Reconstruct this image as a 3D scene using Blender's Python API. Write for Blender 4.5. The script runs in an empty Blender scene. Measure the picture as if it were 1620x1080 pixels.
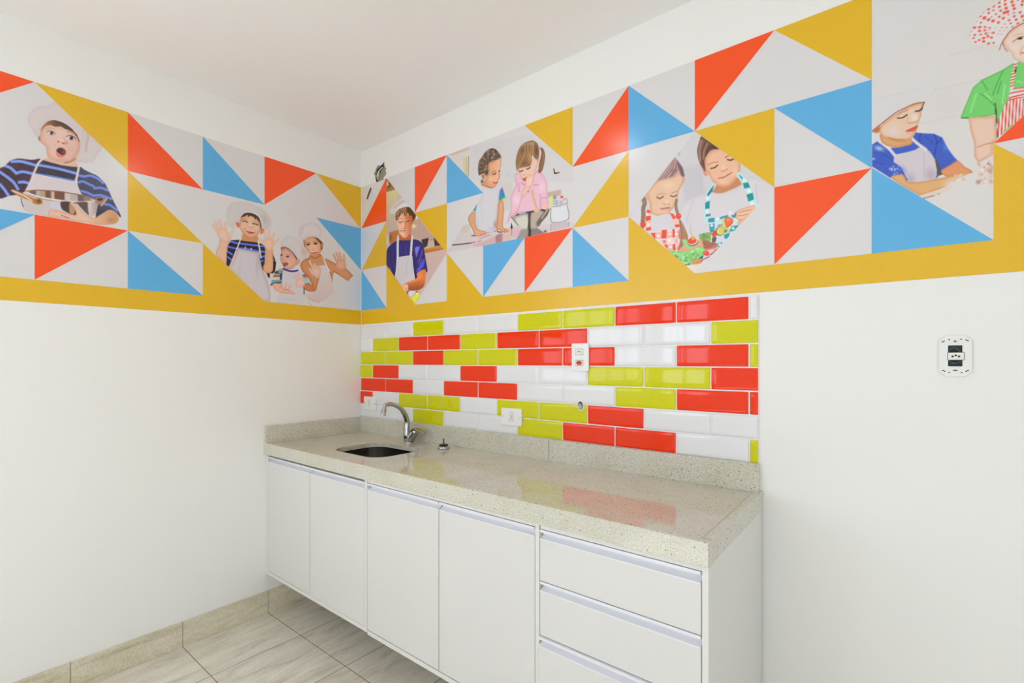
import bpy, bmesh, math, random
import numpy as np
from mathutils import Vector, Matrix

random.seed(7)
COL = bpy.context.scene.collection
CAM = np.array([2.6457, -1.7929, 1.343])
FOCAL, YAW, HORIZON = 767.17, .6735, 571.96          # pixels at 1620 wide, radians, pixel row


# ------------------------------------------------------------------ materials
def lin(c):
    return tuple((v / 12.92 if v <= .04045 else ((v + .055) / 1.055) ** 2.4) for v in (u / 255. for u in c))


def mat(name, rgb, rough=.5, metal=0., spec=.5, coat=0., bump=0., bump_scale=200., srgb=True):
    m = bpy.data.materials.new(name)
    m.use_nodes = True
    b = m.node_tree.nodes['Principled BSDF']
    c = lin(rgb) if srgb else rgb
    b.inputs['Base Color'].default_value = (*c, 1)
    b.inputs['Roughness'].default_value = rough
    b.inputs['Metallic'].default_value = metal
    b.inputs['Specular IOR Level'].default_value = spec
    b.inputs['Coat Weight'].default_value = coat
    if bump:
        nt = m.node_tree
        tc = nt.nodes.new('ShaderNodeTexCoord')
        n = nt.nodes.new('ShaderNodeTexNoise')
        n.inputs['Scale'].default_value = bump_scale
        n.inputs['Detail'].default_value = 4
        bp = nt.nodes.new('ShaderNodeBump')
        bp.inputs['Strength'].default_value = bump
        bp.inputs['Distance'].default_value = .002
        nt.links.new(tc.outputs['Object'], n.inputs['Vector'])
        nt.links.new(n.outputs['Fac'], bp.inputs['Height'])
        nt.links.new(bp.outputs['Normal'], b.inputs['Normal'])
    return m


def node(nt, kind, **kw):
    n = nt.nodes.new(kind)
    for k, v in kw.items():
        if k in n.inputs:
            n.inputs[k].default_value = v
        else:
            setattr(n, k, v)
    return n


def ramp(nt, fac, stops):
    r = nt.nodes.new('ShaderNodeValToRGB')
    el = r.color_ramp.elements
    while len(el) < len(stops):
        el.new(.5)
    for e, (p, c) in zip(el, stops):
        e.position = p
        e.color = (*c, 1)
    nt.links.new(fac, r.inputs['Fac'])
    return r.outputs['Color']


def mixc(nt, fac, a, b, mode='MIX'):
    m = nt.nodes.new('ShaderNodeMix')
    m.data_type = 'RGBA'
    m.blend_type = mode
    for s, v in ((m.inputs[0], fac), (m.inputs[6], a), (m.inputs[7], b)):
        if hasattr(v, 'default_value'):
            nt.links.new(v, s)
        elif isinstance(v, (int, float)):
            s.default_value = v
        else:
            s.default_value = (*v, 1)
    return m.outputs[2]


def math_n(nt, op, a, b=None, c=None):
    m = nt.nodes.new('ShaderNodeMath')
    m.operation = op
    for i, v in enumerate((a, b, c)):
        if v is None:
            continue
        if hasattr(v, 'default_value'):
            nt.links.new(v, m.inputs[i])
        else:
            m.inputs[i].default_value = v
    return m.outputs[0]


M = {}
M['wall'] = mat('wall_paint', (241, 240, 236), .55, spec=.35, bump=.05, bump_scale=350)
M['ceiling'] = mat('ceiling_paint', (245, 244, 242), .8, spec=.2)
M['vinyl_white'] = mat('vinyl_white', (225, 222, 222), .23)
M['vinyl_orange'] = mat('vinyl_orange', (233, 186, 32), .23)
M['vinyl_red'] = mat('vinyl_red', (255, 84, 24), .23)
M['vinyl_blue'] = mat('vinyl_blue', (96, 179, 230), .23)
M['tile_white'] = mat('glaze_white', (232, 232, 233), .045)
M['tile_red'] = mat('glaze_red', (245, 54, 2), .045, spec=.36)
M['tile_yellow'] = mat('glaze_yellow', (212, 211, 0), .045, spec=.36)
M['grout'] = mat('grout_white', (236, 236, 236), .8)
M['laminate'] = mat('white_laminate', (222, 220, 216), .38)
M['carcass'] = mat('white_board_edge', (227, 225, 220), .45)
M['aluminium'] = mat('brushed_aluminium', (234, 234, 238), .42, metal=.12)
M['dark_gap'] = mat('dark_shadow_gap', (70, 66, 60), .8)
M['chrome'] = mat('chrome', (182, 182, 180), .07, metal=1)
M['steel'] = mat('brushed_steel', (160, 158, 152), .2, metal=1)
M['plastic'] = mat('white_plastic', (238, 238, 234), .3)
M['plastic_module'] = mat('white_socket_plastic', (240, 239, 228), .35)
M['plastic_red'] = mat('red_socket_plastic', (222, 62, 40), .35)
M['black'] = mat('black_plastic', (16, 15, 15), .4)
M['cavity'] = mat('dark_cavity', (46, 48, 48), .6)
M['brass'] = mat('oxidised_brass', (206, 200, 184), .4, metal=.4)
M['screw'] = mat('screw_steel', (120, 116, 104), .4, metal=.8)
M['wire_white'] = mat('white_cable', (232, 226, 206), .5)
M['wire_blue'] = mat('blue_cable', (58, 104, 118), .5)
M['wire_black'] = mat('black_cable', (28, 28, 30), .5)
M['frame_white'] = mat('window_frame_paint', (235, 235, 232), .4)


def stone_material():
    m = mat('speckled_quartz', (0, 0, 0), .13, spec=.4)
    nt = m.node_tree
    b = nt.nodes['Principled BSDF']
    tc = nt.nodes.new('ShaderNodeTexCoord')
    co = tc.outputs['Object']
    n1 = node(nt, 'ShaderNodeTexNoise', Scale=5., Detail=5., Roughness=.6)
    nt.links.new(co, n1.inputs['Vector'])
    base = ramp(nt, n1.outputs['Fac'], [(.3, lin((207, 202, 184))), (.55, lin((215, 212, 198))), (.75, lin((203, 197, 176)))])
    n2 = node(nt, 'ShaderNodeTexNoise', Scale=240., Detail=3.)
    nt.links.new(co, n2.inputs['Vector'])
    g = ramp(nt, n2.outputs['Fac'], [(.38, (.72, .70, .64)), (.52, (1, 1, 1)), (.66, (1.08, 1.08, 1.06))])
    c1 = mixc(nt, .8, base, g, 'MULTIPLY')
    out = c1
    for sc, thr, dark in ((125., .20, (96, 88, 68)), (62., .11, (72, 66, 52)), (150., .17, (240, 240, 232))):
        v = node(nt, 'ShaderNodeTexVoronoi', Scale=sc)
        nt.links.new(co, v.inputs['Vector'])
        s = nt.nodes.new('ShaderNodeSeparateColor')
        nt.links.new(v.outputs['Color'], s.inputs['Color'])
        size = math_n(nt, 'MULTIPLY', s.outputs[0], thr * 1.6)
        on = math_n(nt, 'LESS_THAN', v.outputs['Distance'], size)
        pick = math_n(nt, 'GREATER_THAN', s.outputs[1], .62)
        out = mixc(nt, math_n(nt, 'MULTIPLY', math_n(nt, 'MULTIPLY', on, pick), .75), out, lin(dark))
    nt.links.new(out, b.inputs['Base Color'])
    # dull hard-water smears on the polish
    n3 = node(nt, 'ShaderNodeTexNoise', Scale=9., Detail=6., Roughness=.65)
    nt.links.new(co, n3.inputs['Vector'])
    r = nt.nodes.new('ShaderNodeMapRange')
    r.inputs[1].default_value, r.inputs[2].default_value = .35, .7
    r.inputs[3].default_value, r.inputs[4].default_value = .035, .09
    nt.links.new(n3.outputs['Fac'], r.inputs[0])
    nt.links.new(r.outputs[0], b.inputs['Roughness'])
    return m


def floor_material(name='grey_floor_tile', vertical=False):
    m = mat(name, (0, 0, 0), .42)
    nt = m.node_tree
    b = nt.nodes['Principled BSDF']
    tc = nt.nodes.new('ShaderNodeTexCoord')
    sp = nt.nodes.new('ShaderNodeSeparateXYZ')
    nt.links.new(tc.outputs['Object'], sp.inputs[0])
    gx = math_n(nt, 'FRACT', math_n(nt, 'DIVIDE', math_n(nt, 'ADD', sp.outputs[0], 10 * .39 - .347), .39))
    gy = math_n(nt, 'FRACT', math_n(nt, 'DIVIDE', math_n(nt, 'ADD', sp.outputs[1], 20 * .396 + .579), .396))
    w = .0042
    ex = math_n(nt, 'LESS_THAN', math_n(nt, 'MINIMUM', gx, math_n(nt, 'SUBTRACT', 1., gx)), w)
    ey = math_n(nt, 'LESS_THAN', math_n(nt, 'MINIMUM', gy, math_n(nt, 'SUBTRACT', 1., gy)), w)
    grout = ey if vertical else math_n(nt, 'MAXIMUM', ex, ey)
    mp = nt.nodes.new('ShaderNodeMapping')
    mp.inputs['Scale'].default_value = (11, 2.2, 11)
    nt.links.new(tc.outputs['Object'], mp.inputs[0])
    n1 = node(nt, 'ShaderNodeTexNoise', Scale=1.6, Detail=8., Roughness=.68, Distortion=.6)
    nt.links.new(mp.outputs[0], n1.inputs['Vector'])
    base = ramp(nt, n1.outputs['Fac'], [(.28, lin((192, 184, 164))), (.48, lin((226, 219, 204))), (.7, lin((242, 237, 226)))])
    n2 = node(nt, 'ShaderNodeTexNoise', Scale=160., Detail=4.)
    nt.links.new(tc.outputs['Object'], n2.inputs['Vector'])
    g = ramp(nt, n2.outputs['Fac'], [(.35, (.84, .83, .80)), (.65, (1.06, 1.06, 1.06))])
    c = mixc(nt, .8, base, g, 'MULTIPLY')
    c = mixc(nt, grout, c, lin((150, 142, 120) if vertical else (104, 94, 76)))
    if vertical: c = mixc(nt, 1., c, lin((244, 241, 228)), 'MULTIPLY')
    nt.links.new(c, b.inputs['Base Color'])
    return m


M['stone'] = stone_material()
M['floor_tile'] = floor_material()
M['skirting_tile'] = floor_material('grey_skirting_tile', True)


def picture_material():
    m = mat('printed_vinyl_picture', (255, 255, 255), .23)
    nt = m.node_tree
    a = nt.nodes.new('ShaderNodeVertexColor')
    a.layer_name = 'print'
    nt.links.new(a.outputs['Color'], nt.nodes['Principled BSDF'].inputs['Base Color'])
    return m


M['picture'] = picture_material()


# ------------------------------------------------------------------ object helpers
def tag(o, label=None, cat=None, group=None, kind=None):
    if label: o['label'] = label
    if cat: o['category'] = cat
    if group: o['group'] = group
    if kind: o['kind'] = kind
    return o


def empty(name, loc, label, cat, group=None):
    o = bpy.data.objects.new(name, None)
    o.empty_display_size = .05
    COL.objects.link(o)
    o.location = loc
    return tag(o, label, cat, group)


def world_loc(o):
    v = Vector((0, 0, 0))
    while o is not None:
        v += Vector(o.location)
        o = o.parent
    return v


def obj(name, bm, mats, parent=None, smooth=False, bevel=0., origin=None, auto=None):
    """bm is in world coordinates; the object keeps them relative to its parent or its own origin."""
    bmesh.ops.remove_doubles(bm, verts=bm.verts, dist=1e-6)
    bmesh.ops.recalc_face_normals(bm, faces=bm.faces)
    base = world_loc(parent) if parent else Vector((0, 0, 0))
    loc = Vector(origin) - base if origin is not None else Vector((0, 0, 0))
    bmesh.ops.translate(bm, verts=bm.verts, vec=-(base + loc))
    me = bpy.data.meshes.new(name)
    bm.to_mesh(me)
    bm.free()
    for m in (mats if isinstance(mats, (list, tuple)) else [mats]):
        me.materials.append(m)
    o = bpy.data.objects.new(name, me)
    COL.objects.link(o)
    o.location = loc
    if parent: o.parent = parent
    if smooth:
        me.polygons.foreach_set('use_smooth', [True] * len(me.polygons))
    if bevel:
        b = o.modifiers.new('soft_edges', 'BEVEL')
        b.width = bevel
        b.segments = 2
        b.limit_method = 'ANGLE'
    if auto:
        me.polygons.foreach_set('use_smooth', [True] * len(me.polygons))
        e = o.modifiers.new('edge_split', 'EDGE_SPLIT')
        e.split_angle = math.radians(auto)
    return o


def box(bm, x0, x1, y0, y1, z0, z1, mi=0):
    vs = [bm.verts.new((x, y, z)) for x in (x0, x1) for y in (y0, y1) for z in (z0, z1)]
    for f in ((0, 1, 3, 2), (4, 6, 7, 5), (0, 4, 5, 1), (2, 3, 7, 6), (0, 2, 6, 4), (1, 5, 7, 3)):
        bm.faces.new([vs[i] for i in f]).material_index = mi
    return bm


def nb():
    return bmesh.new()


def prism_x(bm, prof, x0, x1, mi=0):
    """prof = list of (y, z)"""
    a = [bm.verts.new((x0, y, z)) for y, z in prof]
    b = [bm.verts.new((x1, y, z)) for y, z in prof]
    n = len(prof)
    for i in range(n):
        bm.faces.new((a[i], a[(i + 1) % n], b[(i + 1) % n], b[i])).material_index = mi
    bm.faces.new(a).material_index = mi
    bm.faces.new(b[::-1]).material_index = mi
    return bm


def prism_y(bm, prof, y0, y1, mi=0):
    """prof = list of (x, z)"""
    a = [bm.verts.new((x, y0, z)) for x, z in prof]
    b = [bm.verts.new((x, y1, z)) for x, z in prof]
    n = len(prof)
    for i in range(n):
        bm.faces.new((a[i], a[(i + 1) % n], b[(i + 1) % n], b[i])).material_index = mi
    bm.faces.new(a).material_index = mi
    bm.faces.new(b[::-1]).material_index = mi
    return bm


def tube(bm, pts, rad, seg=14, cap=True, squash=None):
    """swept circle through pts; rad is a number or a list"""
    P = [Vector(p) for p in pts]
    R = rad if isinstance(rad, (list, tuple)) else [rad] * len(P)
    rings, up = [], None
    for i, p in enumerate(P):
        t = (P[min(i + 1, len(P) - 1)] - P[max(i - 1, 0)]).normalized()
        if up is None:
            up = Vector((0, 0, 1)) if abs(t.z) < .9 else Vector((1, 0, 0))
        u = (up - t * up.dot(t)).normalized()
        v = t.cross(u)
        up = u
        s = squash or 1.
        rings.append([bm.verts.new(p + (u * math.cos(a) * s + v * math.sin(a)) * R[i]) for a in (2 * math.pi * k / seg for k in range(seg))])
    for a, b in zip(rings, rings[1:]):
        for k in range(seg):
            bm.faces.new((a[k], a[(k + 1) % seg], b[(k + 1) % seg], b[k]))
    if cap:
        bm.faces.new(rings[0][::-1])
        bm.faces.new(rings[-1])
    return bm


def spline(pts, n=8):
    P = [Vector(p) for p in pts]
    out = []
    for i in range(len(P) - 1):
        p0, p1, p2, p3 = P[max(i - 1, 0)], P[i], P[i + 1], P[min(i + 2, len(P) - 1)]
        for k in range(n):
            t = k / n
            out.append(.5 * (2 * p1 + (p2 - p0) * t + (2 * p0 - 5 * p1 + 4 * p2 - p3) * t * t + (3 * p1 - p0 - 3 * p2 + p3) * t ** 3))
    out.append(P[-1])
    return out


def disc_y(bm, x, z, rx, rz, y0, y1, seg=20):
    return prism_y(bm, [(x + rx * math.cos(2 * math.pi * k / seg), z + rz * math.sin(2 * math.pi * k / seg)) for k in range(seg)], y0, y1)


def lathe(bm, c, prof, seg=32):
    """prof = (radius, z) from bottom to top about a vertical axis"""
    rings = []
    for r, z in prof:
        rings.append([bm.verts.new((c[0] + r * math.cos(2 * math.pi * k / seg), c[1] + r * math.sin(2 * math.pi * k / seg), c[2] + z)) for k in range(seg)])
    for a, b in zip(rings, rings[1:]):
        for k in range(seg):
            bm.faces.new((a[k], a[(k + 1) % seg], b[(k + 1) % seg], b[k]))
    bm.faces.new(rings[0][::-1])
    bm.faces.new(rings[-1])
    return bm


# ------------------------------------------------------------------ the room
RX, RY, RZ = 4.3, -4.6, 2.66        # right wall, front wall, ceiling height


def structure(name, bm, m, **kw):
    return tag(obj(name, bm, m, **kw), kind='structure')


structure('floor', box(nb(), -.1, RX + .1, RY - .1, .1, -.08, 0), M['floor_tile'])
structure('ceiling', box(nb(), -.1, RX + .1, RY - .1, .1, RZ, RZ + .1), M['ceiling'])
structure('wall_back', box(nb(), -.1, RX + .1, 0, .1, 0, RZ), M['wall'])
RW = (-4.2, -2.1, .06, 1.95)             # opening added in the right wall to brighten left wall, floor and ceiling
b = nb()
box(b, RX, RX + .1, RW[1], 0, 0, RZ)
box(b, RX, RX + .1, RY - .1, RW[0], 0, RZ)
box(b, RX, RX + .1, RW[0], RW[1], 0, RW[2])
box(b, RX, RX + .1, RW[0], RW[1], RW[3], RZ)
structure('wall_right', b, M['wall'])
b = nb()
for y in (RW[0] + .025, (RW[0] + RW[1]) / 2, RW[1] - .025):
    box(b, RX + .02, RX + .06, y - .025, y + .025, RW[2], RW[3])
for z in (RW[2], RW[3] - .05):
    box(b, RX + .02, RX + .06, RW[0], RW[1], z, z + .05)
structure('window_4', b, M['frame_white'])  # frame round the added light opening, unseen
# left wall with a wide window behind the camera's left edge
LW = (-4.3, -2.0, 1.08, 2.35)
b = nb()
box(b, -.1, 0, LW[1], 0, 0, RZ)
box(b, -.1, 0, RY - .1, LW[0], 0, RZ)
box(b, -.1, 0, LW[0], LW[1], 0, LW[2])
box(b, -.1, 0, LW[0], LW[1], LW[3], RZ)
structure('wall_left', b, M['wall'])
# front wall (behind the camera) with a window and an added light opening
FW1, FW2, FZ = (.10, .78), (2.4, 4.0), (1.0, 2.35)  # second opening added to brighten the right side of the back wall
b = nb()
for x0, x1 in ((0, FW1[0]), (FW1[1], FW2[0]), (FW2[1], RX)):
    box(b, x0, x1, RY - .1, RY, 0, RZ)
for x0, x1 in (FW1, FW2):
    box(b, x0, x1, RY - .1, RY, 0, FZ[0])
    box(b, x0, x1, RY - .1, RY, FZ[1], RZ)
structure('wall_front', b, M['wall'])
# window frames with mullions
b = nb()
for y in np.linspace(LW[0], LW[1], 6):
    yy = min(max(y, LW[0] + .03), LW[1] - .03)
    box(b, -.06, -.02, yy - .022, yy + .022, LW[2], LW[3])
for z in (LW[2], LW[3] - .04):
    box(b, -.06, -.02, LW[0], LW[1], z, z + .04)
structure('window_1', b, M['frame_white'])
for k, (x0, x1) in enumerate((FW1, FW2)):
    b = nb()
    for x in np.linspace(x0, x1, 3 if k == 0 else 5):
        xx = min(max(x, x0 + .025), x1 - .025)
        box(b, xx - .02, xx + .02, RY - .06, RY - .02, FZ[0], FZ[1])
    for z in (FZ[0], FZ[1] - .04):
        box(b, x0, x1, RY - .06, RY - .02, z, z + .04)
    structure('window_%d' % (k + 2), b, M['frame_white'])  # the second frame belongs to the added opening
# tile skirting
b = nb()
box(b, 0, .009, RY, 0, 0, .118)
structure('baseboard_left', b, M['skirting_tile'], bevel=.0015)
b = nb()
box(b, .009, RX, -.009, 0, 0, .118)
structure('baseboard_back', b, M['skirting_tile'], bevel=.0015)

# ------------------------------------------------------------------ wall murals
S = .861
def back_col(c): return max((.2993 + .3 * (c - 1)) * S, 0.)
def left_col(c): return -max((.3495 + .3408 * (c - 1)) * S, 0.) if c > 0 else 0.
ROW = [1.2709 * S + 1.343, .9722 * S + 1.343, .668 * S + 1.343, .3726 * S + 1.343, .2701 * S + 1.343]
GAP = .006                              # white gap of bare paint in the corner
def BP(c, r): return (GAP if c == 0 else back_col(c), ROW[r])
def LP(c, r): return (-.002 if c == 0 else left_col(c), ROW[r])

BACK_END, LEFT_END = 13, 8
back_tris = {
    'vinyl_red': [[(1, 0), (0, 1), (1, 1)], [(2, 0), (3, 0), (2, 1)], [(5, 2), (6, 2), (5, 3)], [(7, 0), (6, 1), (7, 1)],
                  [(8, 0), (9, 0), (8, 1)], [(9, 2), (10, 2), (9, 3)], [(12, 1), (11, 2), (12, 2)]],
    'vinyl_blue': [[(0, 2), (0, 3), (1, 3)], [(3, 0), (4, 1), (3, 1)], [(4, 2), (5, 2), (4, 3)], [(6, 2), (6, 3), (7, 3)],
                   [(7, 0), (8, 1), (7, 1)], [(9, 1), (10, 1), (10, 2)], [(10, 2), (10, 3), (11, 3)]],
    'vinyl_orange': [[(1, 1), (0, 2), (1, 2)], [(1, 2), (1, 3), (2, 3)], [(2, 1), (3, 1), (3, 2)], [(3, 2), (3, 3), (4, 3)],
                     [(5, 0), (6, 0), (6, 1)], [(7, 1), (6, 2), (7, 2)], [(7, 2), (7, 3), (8, 3)], [(8, 1), (9, 1), (9, 2)],
                     [(9, 0), (10, 0), (10, 1)], [(11, 2), (12, 3), (11, 3)], [(0, 3), (BACK_END, 3), (BACK_END, 4), (0, 4)]],
}
left_tris = {
    'vinyl_red': [[(2, 0), (1, 0), (2, 1)], [(4, 0), (3, 1), (4, 1)], [(5, 2), (4, 2), (5, 3)], [(6, 0), (5, 0), (6, 1)]],
    'vinyl_blue': [[(1, 1), (0, 1), (0, 2)], [(3, 0), (2, 1), (3, 1)], [(4, 2), (3, 3), (4, 3)], [(6, 2), (5, 2), (6, 3)]],
    'vinyl_orange': [[(1, 0), (0, 0), (0, 1)], [(5, 0), (4, 0), (4, 1)], [(4, 1), (3, 2), (4, 2)], [(3, 2), (3, 3), (2, 3)],
                     [(0, 3), (LEFT_END, 3), (LEFT_END, 4), (0, 4)]],
}


def mural(name, wall, P, tris, end, label, origin):
    root = empty(name, origin, label, 'mural')
    def at(h, z, d): return (h, -d, z) if wall == 'back' else (d, h, z)
    b = nb()
    a0, a1 = P(0, 0)[0], P(end, 0)[0]
    pts = [(a0, ROW[0]), (a1, ROW[0]), (a1, ROW[4]), (a0, ROW[4])]
    v0 = [b.verts.new(at(h, z, .0001)) for h, z in pts]
    v1 = [b.verts.new(at(h, z, .0006)) for h, z in pts]
    b.faces.new(v1)
    for i in range(4):
        b.faces.new((v0[i], v0[(i + 1) % 4], v1[(i + 1) % 4], v1[i]))
    obj('vinyl_sheet', b, M['vinyl_white'], root)
    b = nb()
    names = list(tris)
    for mi, k in enumerate(names):
        for poly in tris[k]:
            f = b.faces.new([b.verts.new(at(*P(*q), .0014)) for q in poly])
            f.material_index = mi
            f.normal_update()
            want = Vector((0, -1, 0)) if wall == 'back' else Vector((1, 0, 0))
            if f.normal.dot(want) < 0: f.normal_flip()
    me = bpy.data.meshes.new('printed_triangles')
    base = world_loc(root)
    bmesh.ops.translate(b, verts=b.verts, vec=-base)
    b.to_mesh(me); b.free()
    for k in names: me.materials.append(M[k])
    o = bpy.data.objects.new('printed_triangles', me)
    COL.objects.link(o); o.parent = root
    return root


MURAL_BACK = mural('wall_mural', 'back', BP, back_tris, BACK_END,
                   'printed vinyl mural of bright triangles and cooking children above the tiled backsplash', (0, 0, ROW[4]))
MURAL_LEFT = mural('wall_mural', 'left', LP, left_tris, LEFT_END,
                   'printed vinyl mural of triangles and children in chef hats on the left wall without tiles', (0, -.6, ROW[4]))

# ------------------------------------------------------------------ tiles
root = empty('tile_backsplash', (0, 0, 1.0), 'glossy red, lime yellow and white brick-shaped wall tiles behind the worktop', 'backsplash')
T_X1 = 2.278
ROWS_T = ['WWYWWYYRRW', 'WYRRYRRWWY', 'YYRYYRRWRY', 'YRWWRWWYYR', 'RRWRRWWYRR', 'RWYYWYYRWW', 'WWYWWYRRWY']
b = nb()
Z_TOP, PITCH_Z = 1.5665, .0809
HOLES = [(1.592, 1.1573, .021)]
for r, cols in enumerate(ROWS_T):
    z1 = Z_TOP - r * PITCH_Z - .0019
    z0 = z1 - PITCH_Z + .0038
    for k, ch in enumerate(cols):
        if r % 2 == 0:
            x0, x1 = .0065 + .2491 * k, .0065 + .2491 * (k + 1)
        else:
            x0, x1 = (.1297 + .2491 * (k - 1), .1297 + .2491 * k)
        x0, x1 = max(x0, .003) + .0019, min(x1, T_X1) - .0019
        mi = 'WRY'.index(ch)
        bw = .013
        def offs(L):
            inner = [0, .0012, .004, .008, bw, bw * 1.5]
            inner = [v for v in inner if v < L / 2]
            return inner + [L / 2] + [L - v for v in inner[::-1]]
        cut0 = abs((x1 - x0) - .2453) > .01 and x0 < .02      # cut edges have no bevel
        cut1 = abs((x1 - x0) - .2453) > .01 and x1 > 2.2
        ox, oz = offs(x1 - x0), offs(z1 - z0)
        def prof(d):
            if d <= 0: return 0.
            if d < .0012: return .55 * d / .0012
            t = min((d - .0012) / (bw - .0012), 1.)
            return .55 + .45 * math.sin(t * math.pi / 2)
        grid = []
        for u in ox:
            du0 = u if not cut0 else (1. if u > 0 else 0)
            du1 = x1 - x0 - u if not cut1 else (1. if x1 - x0 - u > 0 else 0)
            line = []
            for w in oz:
                dz = min(w, z1 - z0 - w)
                h = .0042 + .0040 * min(prof(du0), prof(du1), 1) * prof(dz)
                if min(du0, du1, dz) <= 0: h = .0012
                line.append(b.verts.new((x0 + u, -h, z0 + w)))
            grid.append(line)
        for i in range(len(ox) - 1):
            for j in range(len(oz) - 1):
                cx, cz = (grid[i][j].co.x + grid[i + 1][j + 1].co.x) / 2, (grid[i][j].co.z + grid[i + 1][j + 1].co.z) / 2
                f = b.faces.new((grid[i][j], grid[i + 1][j], grid[i + 1][j + 1], grid[i][j + 1]))
                f.material_index = mi
obj('glazed_tiles', b, [M['tile_white'], M['tile_red'], M['tile_yellow']], root, smooth=True)
b = nb()
box(b, .002, T_X1 + .001, -.0038, -.0002, 1.0005, 1.569)
obj('grout', b, M['grout'], root)

# ------------------------------------------------------------------ worktop with sink cut-out
ZT, ZR, ZB = .9055, .9115, .852          # top, raised rim, underside
CXR, CYF = 2.291, -.600
root = empty('worktop', (1.14, -.3, ZB), 'long beige speckled stone worktop with thick front edge and upstand', 'worktop')


def rounded(x0, x1, y0, y1, r, n=10, bulge=0.):
    pts = []
    for cx, cy, a0 in ((x1 - r, y1 - r, 0), (x0 + r, y1 - r, 90), (x0 + r, y0 + r, 180), (x1 - r, y0 + r, 270)):
        for k in range(n + 1):
            a = math.radians(a0 + 90 * k / n)
            pts.append((cx + r * math.cos(a), cy + r * math.sin(a)))
    return pts


SINK = (.418, .806, -.468, -.172)
hole = rounded(*SINK, .085)


def slab_with_hole(bm, outer, hole, z0, z1):
    """flat slab: outer rectangle (x0,x1,y0,y1) minus a rounded hole"""
    x0, x1, y0, y1 = outer
    n = len(hole)
    cx = sum(p[0] for p in hole) / n
    cy = sum(p[1] for p in hole) / n
    for z, flip in ((z1, False), (z0, True)):
        hv = [bm.verts.new((*p, z)) for p in hole]
        ov = []
        for p in hole:
            dx, dy = p[0] - cx, p[1] - cy
            t = min(((x1 if dx > 0 else x0) - cx) / dx if abs(dx) > 1e-9 else 1e9, ((y1 if dy > 0 else y0) - cy) / dy if abs(dy) > 1e-9 else 1e9)
            ov.append(bm.verts.new((cx + dx * t, cy + dy * t, z)))
        for i in range(n):
            j = (i + 1) % n
            q = [hv[i], ov[i], ov[j], hv[j]]
            bm.faces.new(q)
            a, c = ov[i].co, ov[j].co
            if abs(a.x - c.x) > 1e-6 and abs(a.y - c.y) > 1e-6:
                k = bm.verts.new((x1 if max(a.x, c.x) > x1 - 1e-6 else x0, y1 if max(a.y, c.y) > y1 - 1e-6 else y0, z))
                bm.faces.new((ov[i], k, ov[j]))
        if z == z1: top = hv
        else: bot = hv
    for i in range(n):
        j = (i + 1) % n
        bm.faces.new((top[i], top[j], bot[j], bot[i]))


b = nb()
ZU = ZT - .022
box(b, 0, .3, CYF + .03, 0, ZU, ZT)
box(b, .9, CXR - .03, CYF + .03, 0, ZU, ZT)
slab_with_hole(b, (.3, .9, CYF + .03, 0), hole, ZU, ZT)
obj('slab', b, M['stone'], root)
# thick front edge and right end with a slightly raised drip rim
b = nb()
prism_x(b, [(CYF, ZB), (CYF, ZR - .002), (CYF + .002, ZR), (CYF + .022, ZR), (CYF + .034, ZT + .0003), (CYF + .034, ZB)], 0, CXR)
obj('front_edge', b, M['stone'], root)
b = nb()
prism_y(b, [(CXR + .0001, ZB), (CXR + .0001, ZR - .002), (CXR - .002, ZR), (CXR - .018, ZR), (CXR - .03, ZT + .0003), (CXR - .03, ZB)], CYF + .0341, -.0002)
obj('end_edge', b, M['stone'], root)
b = nb(); box(b, .0003, 1.4365, -.020, -.0003, ZT, 1.0005)
obj('upstand', b, M['stone'], root, bevel=.001)
b = nb(); box(b, 1.4385, 2.281, -.020, -.0003, ZT, 1.0015)
obj('upstand', b, M['stone'], root, bevel=.001)
b = nb(); box(b, .0003, .020, CYF + .002, -.0205, ZT, 1.0015)
obj('upstand', b, M['stone'], root, bevel=.001)

# undermounted sink bowl
root = empty('sink', (.61, -.32, .75), 'undermounted stainless steel sink bowl with rounded corners set into the worktop', 'sink')
b = nb()
rings = []
for z, g in ((ZU - .0005, .006), (ZU - .012, .006), (.80, .002), (.745, -.006), (.735, -.012), (.7305, -.03), (.729, -.06)):
    x0, x1, y0, y1 = SINK
    rr = .085 + g if g > -.05 else .05
    rings.append([b.verts.new((*p, z)) for p in rounded(x0 - g, x1 + g, y0 - g, y1 + g, rr)])
for a, c in zip(rings, rings[1:]):
    n = len(a)
    for i in range(n):
        b.faces.new((a[i], a[(i + 1) % n], c[(i + 1) % n], c[i]))
b.faces.new(rings[-1])
o = obj('bowl', b, M['steel'], root, smooth=True)
b = nb(); lathe(b, (.612, -.32, .7295), [(.045, 0), (.045, .002), (.036, .003), (.032, .001), (.001, .001)])
obj('drain', b, M['chrome'], root, auto=40)

# ------------------------------------------------------------------ wall-hung base cabinets
F = -.585
HH = .029


def handle_profile(zt):
    """moulded aluminium grip along a front's top edge: lip, scoop, lower flange (y, z)"""
    p = [(F + .022, zt), (F - .0005, zt), (F - .0005, zt - .0075)]
    for k in range(9):
        t = k / 8
        p.append((F + .0015 + .0165 * math.sin(math.pi * min(t * 1.05, 1)) ** .8, zt - .0085 - .0175 * t))
    p += [(F - .0012, zt - .0268), (F - .0012, zt - HH - .001), (F + .0003, zt - HH - .001), (F + .022, zt - HH - .001)]
    return p


def front(kind, x0, x1, z0, z1, parent, out=0.):
    b = nb()
    box(b, x0, x1, F - out, F - out + .018, z0, z1 - HH - .0003)
    o = obj(kind, b, M['laminate'], parent, bevel=.0008)
    b = nb()
    prism_x(b, [(y - out, z) for y, z in handle_profile(z1)], x0 + .0005, x1 - .0005)
    h = obj('handle', b, M['aluminium'], o, auto=35)
    h['label'] = 'recessed aluminium grip strip along the top edge'
    return o


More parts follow.
